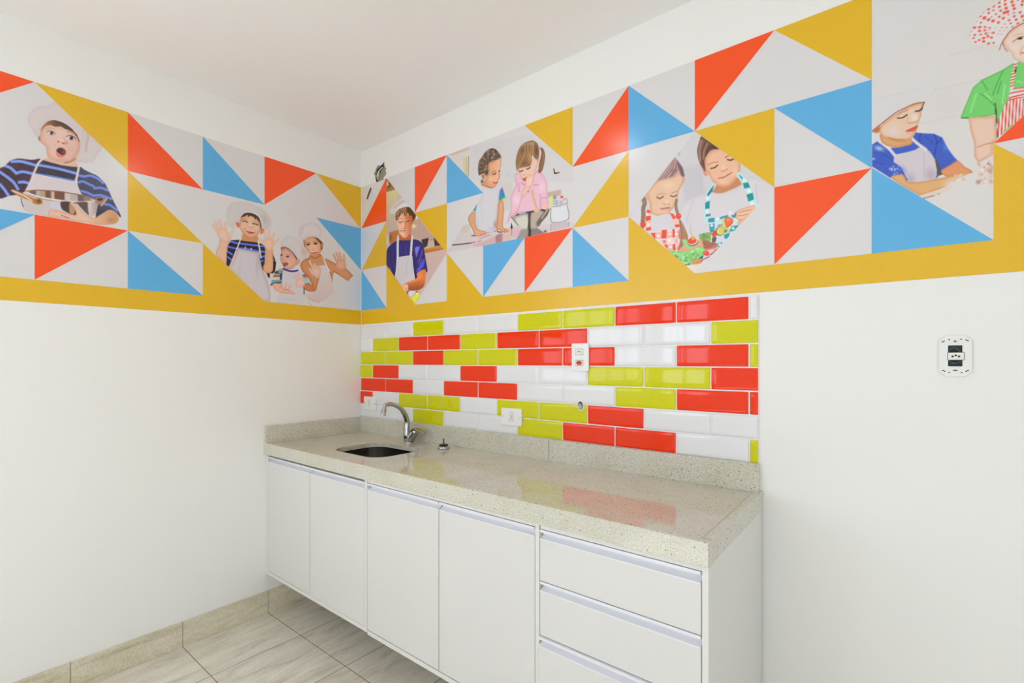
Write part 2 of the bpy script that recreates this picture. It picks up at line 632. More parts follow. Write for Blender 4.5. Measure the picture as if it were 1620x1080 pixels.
def carcass(x0, x1, z0, z1, lw, rw, parent, rail=0.):
    b = nb()
    if lw: box(b, x0, x0 + lw, F, -.012, z0, z1)
    else: box(b, x0, x0 + .004, F + .03, -.012, z0, z1)
    box(b, x1 - rw, x1, F, -.012, z0, z1)
    box(b, x0 + (lw or .004), x1 - rw, F, -.012, z0, z0 + .0175)
    box(b, x0 + (lw or .004), x1 - rw, -.018, -.0125, z0 + .0175, z1)
    box(b, x0 + (lw or .004), x1 - rw, F + (0 if rail else .03), F + .10, z1 - (rail or .008), z1)
    return obj('carcass', b, M['carcass'], parent)


root = empty('base_cabinet', (.45, -.3, .21), 'white two-door wall-hung cabinet at the left wall, under the sink', 'cabinet', 'white cabinet units under the worktop')
carcass(.0015, .9045, .2100, ZB - .0005, .018, .0155, root)
front('door', .0215, .4445, .2295, .8385, root)
front('door', .4485, .8870, .2285, .8375, root)
root = empty('base_cabinet', (1.35, -.3, .203), 'white two-door wall-hung cabinet in the middle, between sink cabinet and drawers', 'cabinet', 'white cabinet units under the worktop')
carcass(.9050, 1.7880, .2030, ZB - .0005, 0, .0150, root, rail=.0135)
front('door', .9070, 1.3400, .2240, .8352, root)
front('door', 1.3440, 1.7705, .2240, .8352, root)
root = empty('drawer_cabinet', (2.04, -.3, .203), 'white drawer unit with aluminium grips at the right end of the worktop', 'cabinet', 'white cabinet units under the worktop')
carcass(1.7885, 2.2870, .2030, ZB - .0005, 0, .0150, root, rail=.0165)
for z0, z1, out in ((.6775, .8325, 0.), (.5120, .6750, 0.), (.2240, .5095, .007)):
    front('drawer', 1.7905, 2.2695, z0, z1, root, out)

# ------------------------------------------------------------------ faucet
FX, FY = .566, -.083
root = empty('faucet', (FX, FY, ZT), 'chrome gooseneck mixer tap with a flat lever behind the sink', 'faucet')
b = nb()
lathe(b, (FX, FY, ZT), [(.0268, 0), (.0268, .004), (.0255, .005)], 32)
rings = []
for t in range(9):                      # body leaning back to the right, cut by a slanted top
    u = t / 8
    cx, cy, cz = FX - .001 + .036 * u, FY + .010 * u, ZT + .003 + .056 * u
    r = .0250 - .0015 * u
    rings.append([b.verts.new((cx + r * math.cos(q), cy + r * math.sin(q), cz - .45 * u * r * math.cos(q))) for q in (2 * math.pi * k / 28 for k in range(28))])
for p, q in zip(rings, rings[1:]):
    for k in range(28):
        b.faces.new((p[k], p[(k + 1) % 28], q[(k + 1) % 28], q[k]))
b.faces.new(rings[0][::-1]); b.faces.new(rings[-1])
obj('body', b, M['chrome'], root, auto=50)
b = nb()
cv = spline([(FX - .004, FY - .006, ZT + .006), (FX - .004, FY - .014, ZT + .030), (FX - .004, FY - .013, ZT + .075), (FX - .003, FY - .012, ZT + .115), (FX - .002, FY - .028, ZT + .155),
             (FX, FY - .060, ZT + .190), (FX, FY - .105, ZT + .212), (FX, FY - .140, ZT + .2155), (FX, FY - .162, ZT + .208)], 7)
n = len(cv)
tube(b, cv, [.0185 - .0085 * min(1, i / (n * .85)) for i in range(n)], 20)
obj('spout', b, M['chrome'], root, smooth=True)
b = nb()
tube(b, [(FX, FY - .158, ZT + .212), (FX, FY - .163, ZT + .190), (FX, FY - .165, ZT + .186), (FX, FY - .170, ZT + .160), (FX, FY - .1702, ZT + .159)], [.0085, .0105, .0128, .0130, .0110], 20)
obj('aerator', b, M['chrome'], root, auto=50)
b = nb()
lv = [(FX + .014, FY + .010, ZT + .074), (FX + .040, FY + .012, ZT + .076), (FX + .075, FY + .010, ZT + .071), (FX + .110, FY + .006, ZT + .063), (FX + .122, FY + .005, ZT + .060)]
tube(b, [(FX + .034, FY + .010, ZT + .054), (FX + .036, FY + .010, ZT + .068)], [.016, .014], 20)
tube(b, spline(lv, 5), [.010 + .008 * math.sin(math.pi * min(i / 20, 1)) for i in range(21)], 18, squash=.35)
obj('lever', b, M['chrome'], root, auto=50)

# stub of a tap hole cover
c = (.853, -.098, ZT)
root = empty('hole_cover', c, 'small round chrome tap-hole cover with black threaded stud on the worktop', 'cover')
b = nb(); lathe(b, c, [(.030, 0), (.031, .003), (.030, .009), (.027, .013), (.018, .016), (.001, .0165)])
obj('chrome_cap', b, M['chrome'], root, auto=50)
b = nb(); lathe(b, c, [(.0225, .0158), (.0235, .018), (.021, .022), (.010, .0235), (.001, .0236)])
obj('rubber_washer', b, M['black'], root, auto=50)
b = nb(); lathe(b, c, [(.0032, .0236), (.0032, .050), (.0024, .051)], 12)
obj('stud', b, M['black'], root, auto=50)


# ------------------------------------------------------------------ sockets and openings on the wall
def plate(bm, x0, x1, z0, z1, y0, t, r=.006):
    n = 5
    pts = []
    for cx, cz, a0 in ((x1 - r, z1 - r, 0), (x0 + r, z1 - r, 90), (x0 + r, z0 + r, 180), (x1 - r, z0 + r, 270)):
        for k in range(n + 1):
            a = math.radians(a0 + 90 * k / n)
            pts.append((cx + r * math.cos(a), cz + r * math.sin(a)))
    return prism_y(bm, pts, y0 - t, y0)


def socket_module(name, cx, cz, w, h, y, m, parent, vertical=False):
    """one three-pin module: surround, hexagonal face, three pin holes"""
    W, H = (h, w) if vertical else (w, h)
    b = nb(); plate(b, cx - W / 2 - .0011, cx + W / 2 + .0011, cz - H / 2 - .0011, cz + H / 2 + .0011, y, .0005, .002)
    obj('module_gap', b, M['dark_gap'], parent)
    b = nb(); plate(b, cx - W / 2, cx + W / 2, cz - H / 2, cz + H / 2, y, .0012, .0015)
    o = obj(name, b, M['plastic_module'], parent, bevel=.0004)
    hexa = [(-.42, 0), (-.25, .40), (.25, .40), (.42, 0), (.25, -.40), (-.25, -.40)]
    q = [(cx + (v * h if vertical else u * w), cz + (u * w if vertical else v * h)) for u, v in hexa]
    b = nb(); prism_y(b, q, y - .0022, y - .0012)
    f = obj('socket_face', b, m, o, bevel=.0004)
    for u, v in ((-.2, -.02), (0, .12), (.2, -.02)):
        px, pz = (cx + v * h, cz + u * w) if vertical else (cx + u * w, cz + v * h)
        b = nb(); disc_y(b, px, pz, .0026, .0026, y - .0026, y - .0022, 12)
        obj('pin_hole', b, M['black'], o)
    return o


def screw(x, z, y, parent, r=.003):
    b = nb(); disc_y(b, x, z, r, r, y - .0008, y, 12)
    return obj('screw', b, M['screw'], parent)


YT = -.0082
root = empty('wall_outlet', (1.594, YT, 1.362), 'upright white double socket, lower one red, on red tiles', 'outlet')
b = nb(); plate(b, 1.5535, 1.6355, 1.3035, 1.4205, YT, .0085)
obj('cover_plate', b, M['plastic'], root, bevel=.0015)
socket_module('socket_module', 1.591, 1.3845, .036, .023, YT - .0085, M['plastic_module'], root)
o = socket_module('socket_module', 1.591, 1.3380, .036, .023, YT - .0085, M['plastic_red'], root)
o['label'] = 'module with a red socket face'

root = empty('wall_outlet', (1.224, YT, 1.083), 'white landscape single socket plate low on yellow and white tiles', 'outlet')
b = nb(); plate(b, 1.163, 1.2845, 1.0435, 1.1245, YT, .0085)
obj('cover_plate', b, M['plastic'], root, bevel=.0015)
socket_module('socket_module', 1.2235, 1.0845, .038, .022, YT - .0085, M['plastic_module'], root, vertical=True)
screw(1.1715, 1.0845, YT - .0085, root, .0022); screw(1.2760, 1.0845, YT - .0085, root, .0022)

root = empty('wall_outlet', (.115, YT, 1.088), 'white landscape switch plate beside the corner, left of the faucet', 'outlet')
b = nb(); plate(b, .054, .176, 1.0475, 1.1295, YT, .0085)
obj('cover_plate', b, M['plastic'], root, bevel=.0015)
socket_module('socket_module', .106, 1.0885, .038, .022, YT - .0085, M['plastic_module'], root, vertical=True)
screw(.066, 1.0885, YT - .0085, root, .0022); screw(.164, 1.0885, YT - .0085, root, .0035)

root = empty('water_point', (1.592, YT, 1.157), 'small capped pipe hole with metal thread in a yellow tile', 'pipe fitting')
b = nb()
n = 28
for r0, r1, y0, y1 in ((.0155, .0122, YT - .0002, YT - .0012),):
    a = [b.verts.new((1.592 + r0 * math.cos(2 * math.pi * k / n), y0, 1.157 + r0 * 1.5 * math.sin(2 * math.pi * k / n))) for k in range(n)]
    c2 = [b.verts.new((1.592 + r1 * math.cos(2 * math.pi * k / n), y1, 1.157 + r1 * 1.5 * math.sin(2 * math.pi * k / n))) for k in range(n)]
    for k in range(n):
        b.faces.new((a[k], a[(k + 1) % n], c2[(k + 1) % n], c2[k]))
obj('hole_rim', b, M['plastic'], root, smooth=True)
b = nb(); disc_y(b, 1.592, 1.157, .0125, .0186, YT - .0011, YT - .0004, 24)
obj('hole', b, M['black'], root)
b = nb()
disc_y(b, 1.5920, 1.1530, .0092, .0140, YT - .006, YT - .0012, 24)
obj('cap', b, M['brass'], root, bevel=.0015)
for k in range(4):
    b = nb(); box(b, 1.5845, 1.5995, YT - .0068, YT - .006, 1.1445 + k * .0058, 1.1465 + k * .0058)
    obj('thread', b, M['screw'], root)

# uncovered socket frame on the right
FXc, FZc = 2.7655, 1.3590
root = empty('socket_frame', (FXc, 0, FZc), 'bare white socket frame without cover plate on the wall right of the worktop', 'outlet')
w2, h2, c = .0335, .0560, .014
ow, oh = .0145, .0285
outer = [(-w2, -h2 + c), (-w2 + c, -h2), (w2 - c, -h2), (w2, -h2 + c), (w2, h2 - c), (w2 - c, h2), (-w2 + c, h2), (-w2, h2 - c)]
inner = [(-ow, -oh), (-ow, -oh), (ow, -oh), (ow, -oh), (ow, oh), (ow, oh), (-ow, oh), (-ow, oh)]
b = nb()
def fr(p, y): return b.verts.new((FXc + p[0], y, FZc + p[1]))
of, ob_ = [fr(p, -.0085) for p in outer], [fr(p, -.0003) for p in outer]
inn = [fr(p, -.0085) for p in ((-ow, -oh), (ow, -oh), (ow, oh), (-ow, oh))]
inb = [fr(p, -.0003) for p in ((-ow, -oh), (ow, -oh), (ow, oh), (-ow, oh))]
for i in range(8):
    b.faces.new((of[i], of[(i + 1) % 8], ob_[(i + 1) % 8], ob_[i]))
mp = {0: 0, 1: 0, 2: 1, 3: 1, 4: 2, 5: 2, 6: 3, 7: 3}
for i in range(8):
    j = (i + 1) % 8
    p, q = inn[mp[i]], inn[mp[j]]
    b.faces.new((of[i], of[j], q, p) if p is not q else (of[i], of[j], p))
for i in range(4):
    j = (i + 1) % 4
    b.faces.new((inn[i], inn[j], inb[j], inb[i]))
obj('support_frame', b, M['plastic'], root, bevel=.0012)
b = nb(); box(b, FXc - ow, FXc + ow, -.0022, -.0005, FZc - oh, FZc + oh)
obj('box_cavity', b, M['cavity'], root)
for (z, zz), m in zip(((.012, .022), (.008, .017), (.020, .012), (-.012, -.020), (-.022, -.014)), ('wire_blue', 'wire_black', 'wire_black', 'wire_blue', 'wire_black')):
    b = nb(); tube(b, spline([(FXc - ow + .001, -.003, FZc + z), (FXc - .003, -.0045, FZc + zz), (FXc + ow - .001, -.003, FZc + z - .004)], 5), .0013, 8)
    obj('wire', b, M[m], root, smooth=True)
o = socket_module('socket_module', FXc + .001, FZc - .0012, .0325, .0195, -.0085, M['plastic_module'], root)
b = nb(); box(b, FXc - .015, FXc + .017, -.0086, -.002, FZc - .0108, FZc + .0085)
obj('module_body', b, M['plastic_module'], root)
for u, v in ((-.0125, .0445), (.0120, .0450), (-.0125, -.0455), (.0130, -.0455)):
    b = nb(); disc_y(b, FXc + u, FZc + v, .0018, .0016, -.0090, -.0085, 12)
    obj('screw_hole', b, M['black'], root)
for u, v, a in ((-.0245, .0395, 35), (.0235, .0415, -30), (-.0235, -.0410, -35), (.0235, -.0405, 35)):
    ca, sa = math.cos(math.radians(a)), math.sin(math.radians(a))
    q = [(FXc + u + ca * s * .004 - sa * t * .0011, FZc + v + sa * s * .004 + ca * t * .0011) for s, t in ((-1, -1), (1, -1), (1, 1), (-1, 1))]
    b = nb(); prism_y(b, q, -.0090, -.0085)
    obj('slot', b, M['black'], root)
b = nb(); disc_y(b, FXc - .0005, FZc + .0395, .0030, .0026, -.0094, -.0085, 14)
obj('screw', b, M['screw'], root)
b = nb(); disc_y(b, FXc, FZc - .0395, .0052, .0022, -.0094, -.0085, 16)
obj('screw', b, M['screw'], root)

# rough open wiring hole near the ceiling corner
HX, HZ = .196, 2.482
root = empty('wiring_hole', (HX, 0, HZ), 'rough dark hole in the wall with white cable ends above the mural corner', 'wall hole')
def ragged(cx, cz, rx, rz, n, j, seed):
    rnd = random.Random(seed)
    return [(cx + rx * (1 + rnd.uniform(-j, j)) * math.cos(2 * math.pi * k / n), cz + rz * (1 + rnd.uniform(-j, j)) * math.sin(2 * math.pi * k / n)) for k in range(n)]
M['scuff'] = mat('scraped_plaster', (150, 142, 122), .9)
b = nb(); prism_y(b, ragged(HX, HZ, .057, .050, 24, .14, 1), -.0012, -.0002)
obj('scraped_plaster', b, M['scuff'], root)
b = nb(); prism_y(b, [(HX - 0.0375, HZ - 0.0025), (HX - 0.0325, HZ + 0.0275), (HX + 0.0050, HZ + 0.0375), (HX + 0.0425, HZ + 0.0575), (HX + 0.0375, HZ + 0.0300), (HX + 0.0075, HZ + 0.0100), (HX - 0.0075, HZ - 0.0075)], -.0018, -.0012)
obj('opening', b, M['cavity'], root)
b = nb(); prism_y(b, [(HX - 0.0400, HZ - 0.0375), (HX - 0.0325, HZ - 0.0175), (HX - 0.0125, HZ - 0.0225), (HX - 0.0150, HZ - 0.0450), (HX - 0.0300, HZ - 0.0500)], -.0018, -.0012)
obj('opening', b, M['cavity'], root)
for p, m in (([(HX - .026, -.003, HZ - .012), (HX, -.012, HZ + .004), (HX + .030, -.006, HZ + .026)], 'wire_white'),
             ([(HX + .006, -.010, HZ + .006), (HX - .004, -.012, HZ - .020), (HX - .012, -.008, HZ - .040)], 'wire_white'),
             ([(HX - .02, -.004, HZ + .012), (HX + .004, -.01, HZ + .022), (HX + .028, -.004, HZ + .036)], 'wire_black')):
    b = nb(); tube(b, spline(p, 5), .0028, 8)
    obj('cable_end', b, M[m], root, smooth=True)
# short open slit torn in the mural below the hole
b = nb()
prism_y(b, [(.058, 2.352), (.074, 2.349), (.112, 2.408), (.102, 2.416), (.084, 2.396)], -.0024, -.0016)
o = obj('tear', b, M['scuff2'] if 'scuff2' in M else mat('torn_vinyl', (92, 88, 66), .8), MURAL_BACK)
o['label'] = 'short dark slit torn near the corner'

# ------------------------------------------------------------------ ceiling lamp (out of frame, it makes the highlight on the mural)
root = empty('ceiling_light', (1.385, -.86, RZ), 'round white ceiling lamp above the worktop, outside the picture', 'lamp')
b = nb(); lathe(b, (1.385, -.86, RZ - .05), [(.135, 0), (.15, .01), (.15, .0495)])
obj('lamp_base', b, M['frame_white'], root, auto=50)
dm = mat('lit_diffuser', (255, 250, 240), .5)
dm.node_tree.nodes['Principled BSDF'].inputs['Emission Color'].default_value = (.90, .96, 1, 1)
dm.node_tree.nodes['Principled BSDF'].inputs['Emission Strength'].default_value = LAMP_EMIT if 'LAMP_EMIT' in globals() else 58.
b = nb(); lathe(b, (1.385, -.86, RZ - .068), [(.03, 0), (.052, .006), (.06, .0178)])
obj('diffuser', b, dm, root, smooth=True)

# ------------------------------------------------------------------ the printed pictures of the murals
# Each picture is a flat print on the vinyl: a fine mesh on the wall whose vertices carry the ink colours.
# The drawing is laid out in image pixels and then mapped through the camera on to the wall plane it is stuck to.
FWD = np.array([-math.sin(YAW), math.cos(YAW), 0])
RGT = np.array([math.cos(YAW), math.sin(YAW), 0])


def image_px(P):  # projects wall points through the camera to image pixels
    d = P - CAM
    w = d @ FWD
    return 810 + FOCAL * (d @ RGT) / w, HORIZON - FOCAL * d[..., 2] / w


def curve(pts, closed, n=5):
    P = np.array(pts, float)
    N = len(P)
    out = []
    for i in range(N if closed else N - 1):
        if closed:
            a, b, c, d = P[i - 1], P[i], P[(i + 1) % N], P[(i + 2) % N]
        else:
            a, b, c, d = P[max(i - 1, 0)], P[i], P[i + 1], P[min(i + 2, N - 1)]
        for k in range(n):
            t = k / n
            out.append(.5 * (2 * b + (c - a) * t * .8 + (2 * a - 5 * b + 4 * c - d) * t * t * .8 + (1 - .8) * (6 * c - 6 * b) * t * t + ((3 * b - a - 3 * c + d) * .8 + .2 * (4 * b - 4 * c)) * t ** 3))
    if not closed:
        out.append(P[-1])
    return np.array(out)


class Art:
    def __init__(s, wall, h0, h1, z0, z1, white, step=.0019):
        nh, nz = max(2, int(round(abs(h1 - h0) / step))), max(2, int(round((z1 - z0) / step)))
        s.wall, s.h, s.z = wall, np.linspace(h0, h1, nh), np.linspace(z0, z1, nz)
        Hh, Zz = np.meshgrid(s.h, s.z, indexing='ij')
        P = np.stack([Hh, 0 * Hh, Zz], -1) if wall == 'back' else np.stack([0 * Hh, Hh, Zz], -1)
        s.px, s.py = image_px(P)
        s.white = np.array(white, float)
        s.img = np.ones(s.px.shape + (3,)) * s.white
        s.at(0, 0, 1)

    def at(s, ox, oy, k):
        s.o, s.k = np.array([ox, oy], float), float(k)
        return s

    def T(s, pts):
        return s.o + np.array(pts, float) / s.k

    def box(s, q, m):
        return np.nonzero((s.px > q[:, 0].min() - m) & (s.px < q[:, 0].max() + m) & (s.py > q[:, 1].min() - m) & (s.py < q[:, 1].max() + m))

    @staticmethod
    def dist(x, y, q, closed):
        d2 = np.full(x.shape, 1e18)
        ins = np.zeros(x.shape, bool)
        n = len(q)
        for i in range(n if closed else n - 1):
            ax, ay = q[i]
            bx, by = q[(i + 1) % n]
            ex, ey = bx - ax, by - ay
            L = ex * ex + ey * ey
            t = np.clip(((x - ax) * ex + (y - ay) * ey) / (L if L > 1e-12 else 1e-12), 0, 1)
            d2 = np.minimum(d2, (x - ax - t * ex) ** 2 + (y - ay - t * ey) ** 2)
            if closed and ay != by:
                ins ^= ((ay > y) != (by > y)) & (x < ex * (y - ay) / (ey if abs(ey) > 1e-12 else 1e-12) + ax)
        d = np.sqrt(d2)
        return np.where(ins, -d, d) if closed else d

    def put(s, ix, al, col):
        s.img[ix] = s.img[ix] * (1 - al[:, None]) + col * al[:, None]

    def poly(s, pts, col, soft=1., smooth=True, a=1., clip=None, grad=None, rim=None, tex=0.):
        q = s.T(curve(pts, True) if smooth else pts)
        ix = s.box(q, 2 + soft)
        m = np.zeros(s.px.shape)
        if not len(ix[0]): return m
        x, y = s.px[ix], s.py[ix]
        d = s.dist(x, y, q, True)
        al = np.clip(.5 - d / soft, 0, 1)
        m[ix] = al
        c = np.ones((len(x), 3)) * np.array(col, float)
        if grad:
            p0, p1 = s.T(grad[:2])
            v = p1 - p0
            t = np.clip(((x - p0[0]) * v[0] + (y - p0[1]) * v[1]) / (v @ v), 0, 1)[:, None]
            c = c * (1 - t) + np.array(grad[2], float) * t
        if rim:
            w = rim[1] / s.k
            t = np.clip(1 + d / w, 0, 1)[:, None] ** 1.5
            c = c * (1 - t) + np.array(rim[0], float) * t
        if tex:
            c = c * (1 + tex * (np.random.RandomState(3).rand(len(x), 1) - .5))
        al = al * a
        if clip is not None: al = al * clip[ix]
        s.put(ix, al, c)
        return m

    def line(s, pts, col, w, a=1., smooth=True, clip=None, soft=.9):
        q = s.T(curve(pts, False) if smooth and len(pts) > 2 else pts)
        r = w / s.k / 2
        ix = s.box(q, r + 2)
        if not len(ix[0]): return
        d = s.dist(s.px[ix], s.py[ix], q, False)
        al = np.clip(.5 - (d - r) / soft, 0, 1) * min(1, .35 + 2 * r) * a
        if clip is not None: al = al * clip[ix]
        s.put(ix, al, np.array(col, float))

    def lines(s, many, col, w, **kw):
        for p in many: s.line(p, col, w, **kw)

    def blob(s, u, v, ru, rv, col, a=1., rot=0., clip=None, hard=False):
        c = s.T([(u, v)])[0]
        ru, rv = ru / s.k, rv / s.k
        R = max(ru, rv)
        ix = s.box(np.array([c]), R * (2.2 if not hard else 1.2) + 1)
        if not len(ix[0]): return
        ca, sa = math.cos(math.radians(rot)), math.sin(math.radians(rot))
        dx, dy = s.px[ix] - c[0], s.py[ix] - c[1]
        e = np.sqrt(((dx * ca + dy * sa) / ru) ** 2 + ((-dx * sa + dy * ca) / rv) ** 2)
        al = np.clip(.5 - (e - 1) * min(ru, rv) / .9, 0, 1) * a if hard else np.exp(-1.2 * e * e) * a
        if clip is not None: al = al * clip[ix]
        s.put(ix, al, np.array(col, float))

    def fill(s, mask, col, a=1.):
        al = (mask * a)[..., None]
        s.img = s.img * (1 - al) + np.array(col, float) * al

    def strands(s, clip, a0, a1, b0, b1, cols, n, w, seed=1, bend=0., a=.55):
        """hair strands from the line a0-a1 to the line b0-b1"""
        r = random.Random(seed)
        A0, A1, B0, B1 = (np.array(v, float) for v in (a0, a1, b0, b1))
        for k in range(n):
            t = r.random()
            p, q = A0 + (A1 - A0) * t, B0 + (B1 - B0) * min(1, max(0, t + r.uniform(-.08, .08)))
            m = (p + q) / 2 + np.array([(q - p)[1], -(q - p)[0]]) * bend
            s.line([p, m, q], r.choice(cols), w * r.uniform(.6, 1.3), a=a, clip=clip)

    def speckle(s, clip, u0, v0, u1, v1, cols, n, r0, r1, seed=1, a=.8):
        r = random.Random(seed)
        for k in range(n):
            s.blob(r.uniform(u0, u1), r.uniform(v0, v1), r.uniform(r0, r1), r.uniform(r0, r1), r.choice(cols), a=a, rot=r.uniform(0, 180), clip=clip)

    def build(s, name, region, parent, label):
        q = np.array([(h, 0, z) if s.wall == 'back' else (0, h, z) for h, z in region], float)
        qx, qy = image_px(q)
        d = s.dist(s.px.ravel(), s.py.ravel(), np.stack([qx, qy], 1), True).reshape(s.px.shape)
        keep = np.clip(.5 - d / .8, 0, 1)[..., None]
        s.img = s.img * keep + s.white * (1 - keep)
        c = np.clip(s.white - (s.white - s.img) * 1.06, 0, 255) / 255.
        L = np.where(c <= .04045, c / 12.92, ((c + .055) / 1.055) ** 2.4)
        w = s.white / 255.
        wl = np.where(w <= .04045, w / 12.92, ((w + .055) / 1.055) ** 2.4)
        L = np.clip(L * np.array(lin((225, 222, 222))) / wl, 0, 1)
        nh, nz = s.px.shape
        lay = .0010
        off = np.array(world_loc(parent))
        Hh, Zz = np.meshgrid(s.h, s.z, indexing='ij')
        V = np.stack([Hh, 0 * Hh - lay, Zz], -1) if s.wall == 'back' else np.stack([0 * Hh + lay, Hh, Zz], -1)
        V = V.reshape(-1, 3) - off
        idx = np.arange(nh * nz).reshape(nh, nz)
        quads = np.stack([idx[:-1, :-1], idx[1:, :-1], idx[1:, 1:], idx[:-1, 1:]], -1).reshape(-1, 4)
        near = (d < 2.5)
        ok = (near[:-1, :-1] | near[1:, 1:]).reshape(-1)
        quads = quads[ok]
        used = np.unique(quads)
        re = np.full(nh * nz, -1)
        re[used] = np.arange(len(used))
        quads = re[quads]
        me = bpy.data.meshes.new(name)
        me.vertices.add(len(used))
        me.vertices.foreach_set('co', V[used].ravel())
        me.loops.add(len(quads) * 4)
        me.loops.foreach_set('vertex_index', quads.ravel())
        me.polygons.add(len(quads))
        me.polygons.foreach_set('loop_start', np.arange(len(quads)) * 4)
        at = me.color_attributes.new('print', 'FLOAT_COLOR', 'POINT')
        at.data.foreach_set('color', np.concatenate([L.reshape(-1, 3)[used], np.ones((len(used), 1))], 1).astype(np.float32).ravel())
        me.update(calc_edges=True)
        me.validate()
        me.materials.append(M['picture'])
        o = bpy.data.objects.new(name, me)
        COL.objects.link(o)
        o.parent = parent
        o['label'] = label
        return o


def picture_striped_boy():
    a = Art('left', left_col(4), -1.80, ROW[2], ROW[0], (223, 221, 218), .0021)
    a.at(30, 160, 7.714)
    a.poly([(105, 250), (110, 190), (160, 110), (240, 65), (360, 55), (450, 0), (620, 150), (800, 330), (900, 430), (1015, 560), (960, 650), (890, 745), (700, 740), (690, 700), (740, 560), (720, 470), (680, 390), (620, 310), (540, 260), (430, 228), (340, 250), (280, 310), (245, 400), (235, 460), (180, 390)], (221, 211, 208), soft=1.6, rim=((214, 203, 200), 60))
    a.line([(825, 340), (845, 420), (825, 520), (815, 610)], (206, 176, 158), 30, a=.7, soft=3)
    a.line([(770, 330), (790, 420), (770, 520)], (214, 198, 190), 26, a=.6, soft=3)
    a.poly([(345, 620), (345, 690), (265, 712), (400, 748), (520, 778), (640, 795), (735, 800), (690, 745), (705, 680), (600, 700)], (230, 192, 166))
    f = a.poly([(262, 370), (300, 300), (380, 270), (480, 285), (600, 325), (690, 410), (735, 490), (745, 560), (720, 640), (680, 695), (640, 728), (590, 745), (530, 750), (450, 730), (375, 695), (340, 640), (325, 560), (280, 520), (245, 480), (250, 430)], (233, 200, 182), rim=((217, 168, 145), 70))
    a.line([(560, 752), (620, 742), (685, 705)], (190, 128, 92), 16)
    a.poly([(262, 365), (290, 300), (350, 245), (430, 230), (540, 262), (620, 315), (680, 380), (712, 430), (690, 420), (630, 365), (560, 338), (510, 308), (440, 312), (390, 292), (330, 302), (290, 340)], (184, 126, 84), grad=((290, 300), (480, 290), (104, 78, 58)))
    a.line([(640, 330), (690, 390), (735, 490)], (110, 66, 54), 14, a=.8)
    a.line([(280, 305), (340, 246), (430, 222), (540, 254), (625, 305), (695, 385)], (226, 226, 234), 10)
    a.blob(248, 455, 12, 26, (170, 90, 70), .9)
    for ex, ey, r in ((390, 388, 1.), (632, 449, 1.15)):
        a.blob(ex, ey, 46 * r, 22 * r, (222, 214, 218), 1, 15, hard=True)
        a.blob(ex + 8, ey + 2, 21 * r, 21 * r, (92, 70, 72), 1, hard=True)
        a.blob(ex + 8, ey + 2, 9 * r, 10 * r, (40, 30, 32), 1, hard=True)
        a.line([(ex - 48 * r, ey - 12 * r), (ex - 15 * r, ey - 26 * r), (ex + 28 * r, ey - 14 * r), (ex + 50 * r, ey + 12 * r)], (120, 72, 62), 9)
        a.line([(ex - 30 * r, ey + 22 * r), (ex + 15 * r, ey + 30 * r), (ex + 46 * r, ey + 24 * r)], (222, 158, 140), 10, a=.7)
    a.line([(330, 345), (380, 330), (440, 345)], (212, 160, 132), 12, a=.8)
    a.line([(590, 375), (640, 372), (690, 405)], (200, 138, 118), 14, a=.8)
    a.blob(520, 480, 45, 40, (240, 206, 186), .8)
    a.blob(580, 512, 24, 26, (198, 142, 98), .7)
    a.line([(472, 492), (490, 500)], (176, 92, 72), 14)
    a.line([(530, 512), (552, 516)], (176, 92, 66), 16)
    a.blob(512, 626, 64, 66, (238, 138, 124), 1, 20, hard=True)
    m = a.poly([(456, 600), (482, 573), (522, 573), (566, 600), (570, 640), (532, 660), (488, 638)], (86, 58, 58))
    a.blob(550, 622, 26, 30, (168, 96, 100), .8, clip=m)
    a.blob(340, 500, 50, 50, (240, 190, 172), .5, clip=f)
    a.blob(650, 590, 50, 60, (228, 176, 160), .5, clip=f)
    a.line([(545, 440), (560, 480), (585, 500)], (208, 152, 126), 10, a=.6)
    a.line([(440, 560), (450, 520), (470, 500)], (218, 164, 142), 10, a=.5)
    a.line([(590, 560), (612, 620), (600, 680)], (218, 162, 140), 12, a=.5)
    a.line([(470, 700), (520, 715), (570, 700)], (214, 154, 130), 10, a=.6)
    a.blob(505, 400, 60, 34, (240, 210, 194), .6, clip=f)
    # shirt
    a.at(0, 240, 8.31)
    m1 = a.poly([(-20, 250), (60, 190), (130, 120), (200, 95), (260, 88), (420, 106), (530, 90), (490, 160), (450, 260), (410, 380), (350, 500), (300, 540), (200, 570), (120, 580), (-20, 602)], (82, 62, 76), tex=.3, rim=((104, 74, 98), 30))
    a.at(30, 160, 7.714)
    m2 = a.poly([(215, 800), (280, 715), (400, 750), (520, 782), (640, 798), (728, 805), (712, 900), (690, 980), (195, 885)], (74, 66, 78), smooth=False, tex=.3)
    a.at(80, 250, 9)
    m3 = a.poly([(405, 128), (480, 165), (560, 205), (660, 250), (730, 310), (780, 370), (830, 470), (880, 580), (950, 720), (1000, 820), (985, 842), (930, 775), (850, 738), (780, 765), (700, 835), (640, 842), (660, 640), (560, 550), (440, 512), (380, 350)], (86, 84, 106), tex=.3, rim=((98, 84, 112), 30))
    B = (138, 168, 242)
    a.at(0, 240, 8.31)
    a.lines([[(155, 130), (280, 128), (465, 178)], [(70, 185), (140, 215), (215, 285)], [(215, 282), (300, 262), (430, 290)], [(0, 268), (90, 330), (180, 405), (235, 490)], [(0, 430), (60, 500), (110, 575)], [(250, 402), (310, 398), (385, 415)]], B, 37, clip=m1)
    a.at(30, 160, 7.714)
    a.line([(230, 778), (330, 795), (500, 830), (705, 884)], B, 32, clip=m2)
    a.line([(200, 884), (400, 917), (560, 948), (690, 972)], (98, 142, 228), 20, clip=m2)
    a.at(80, 250, 9)
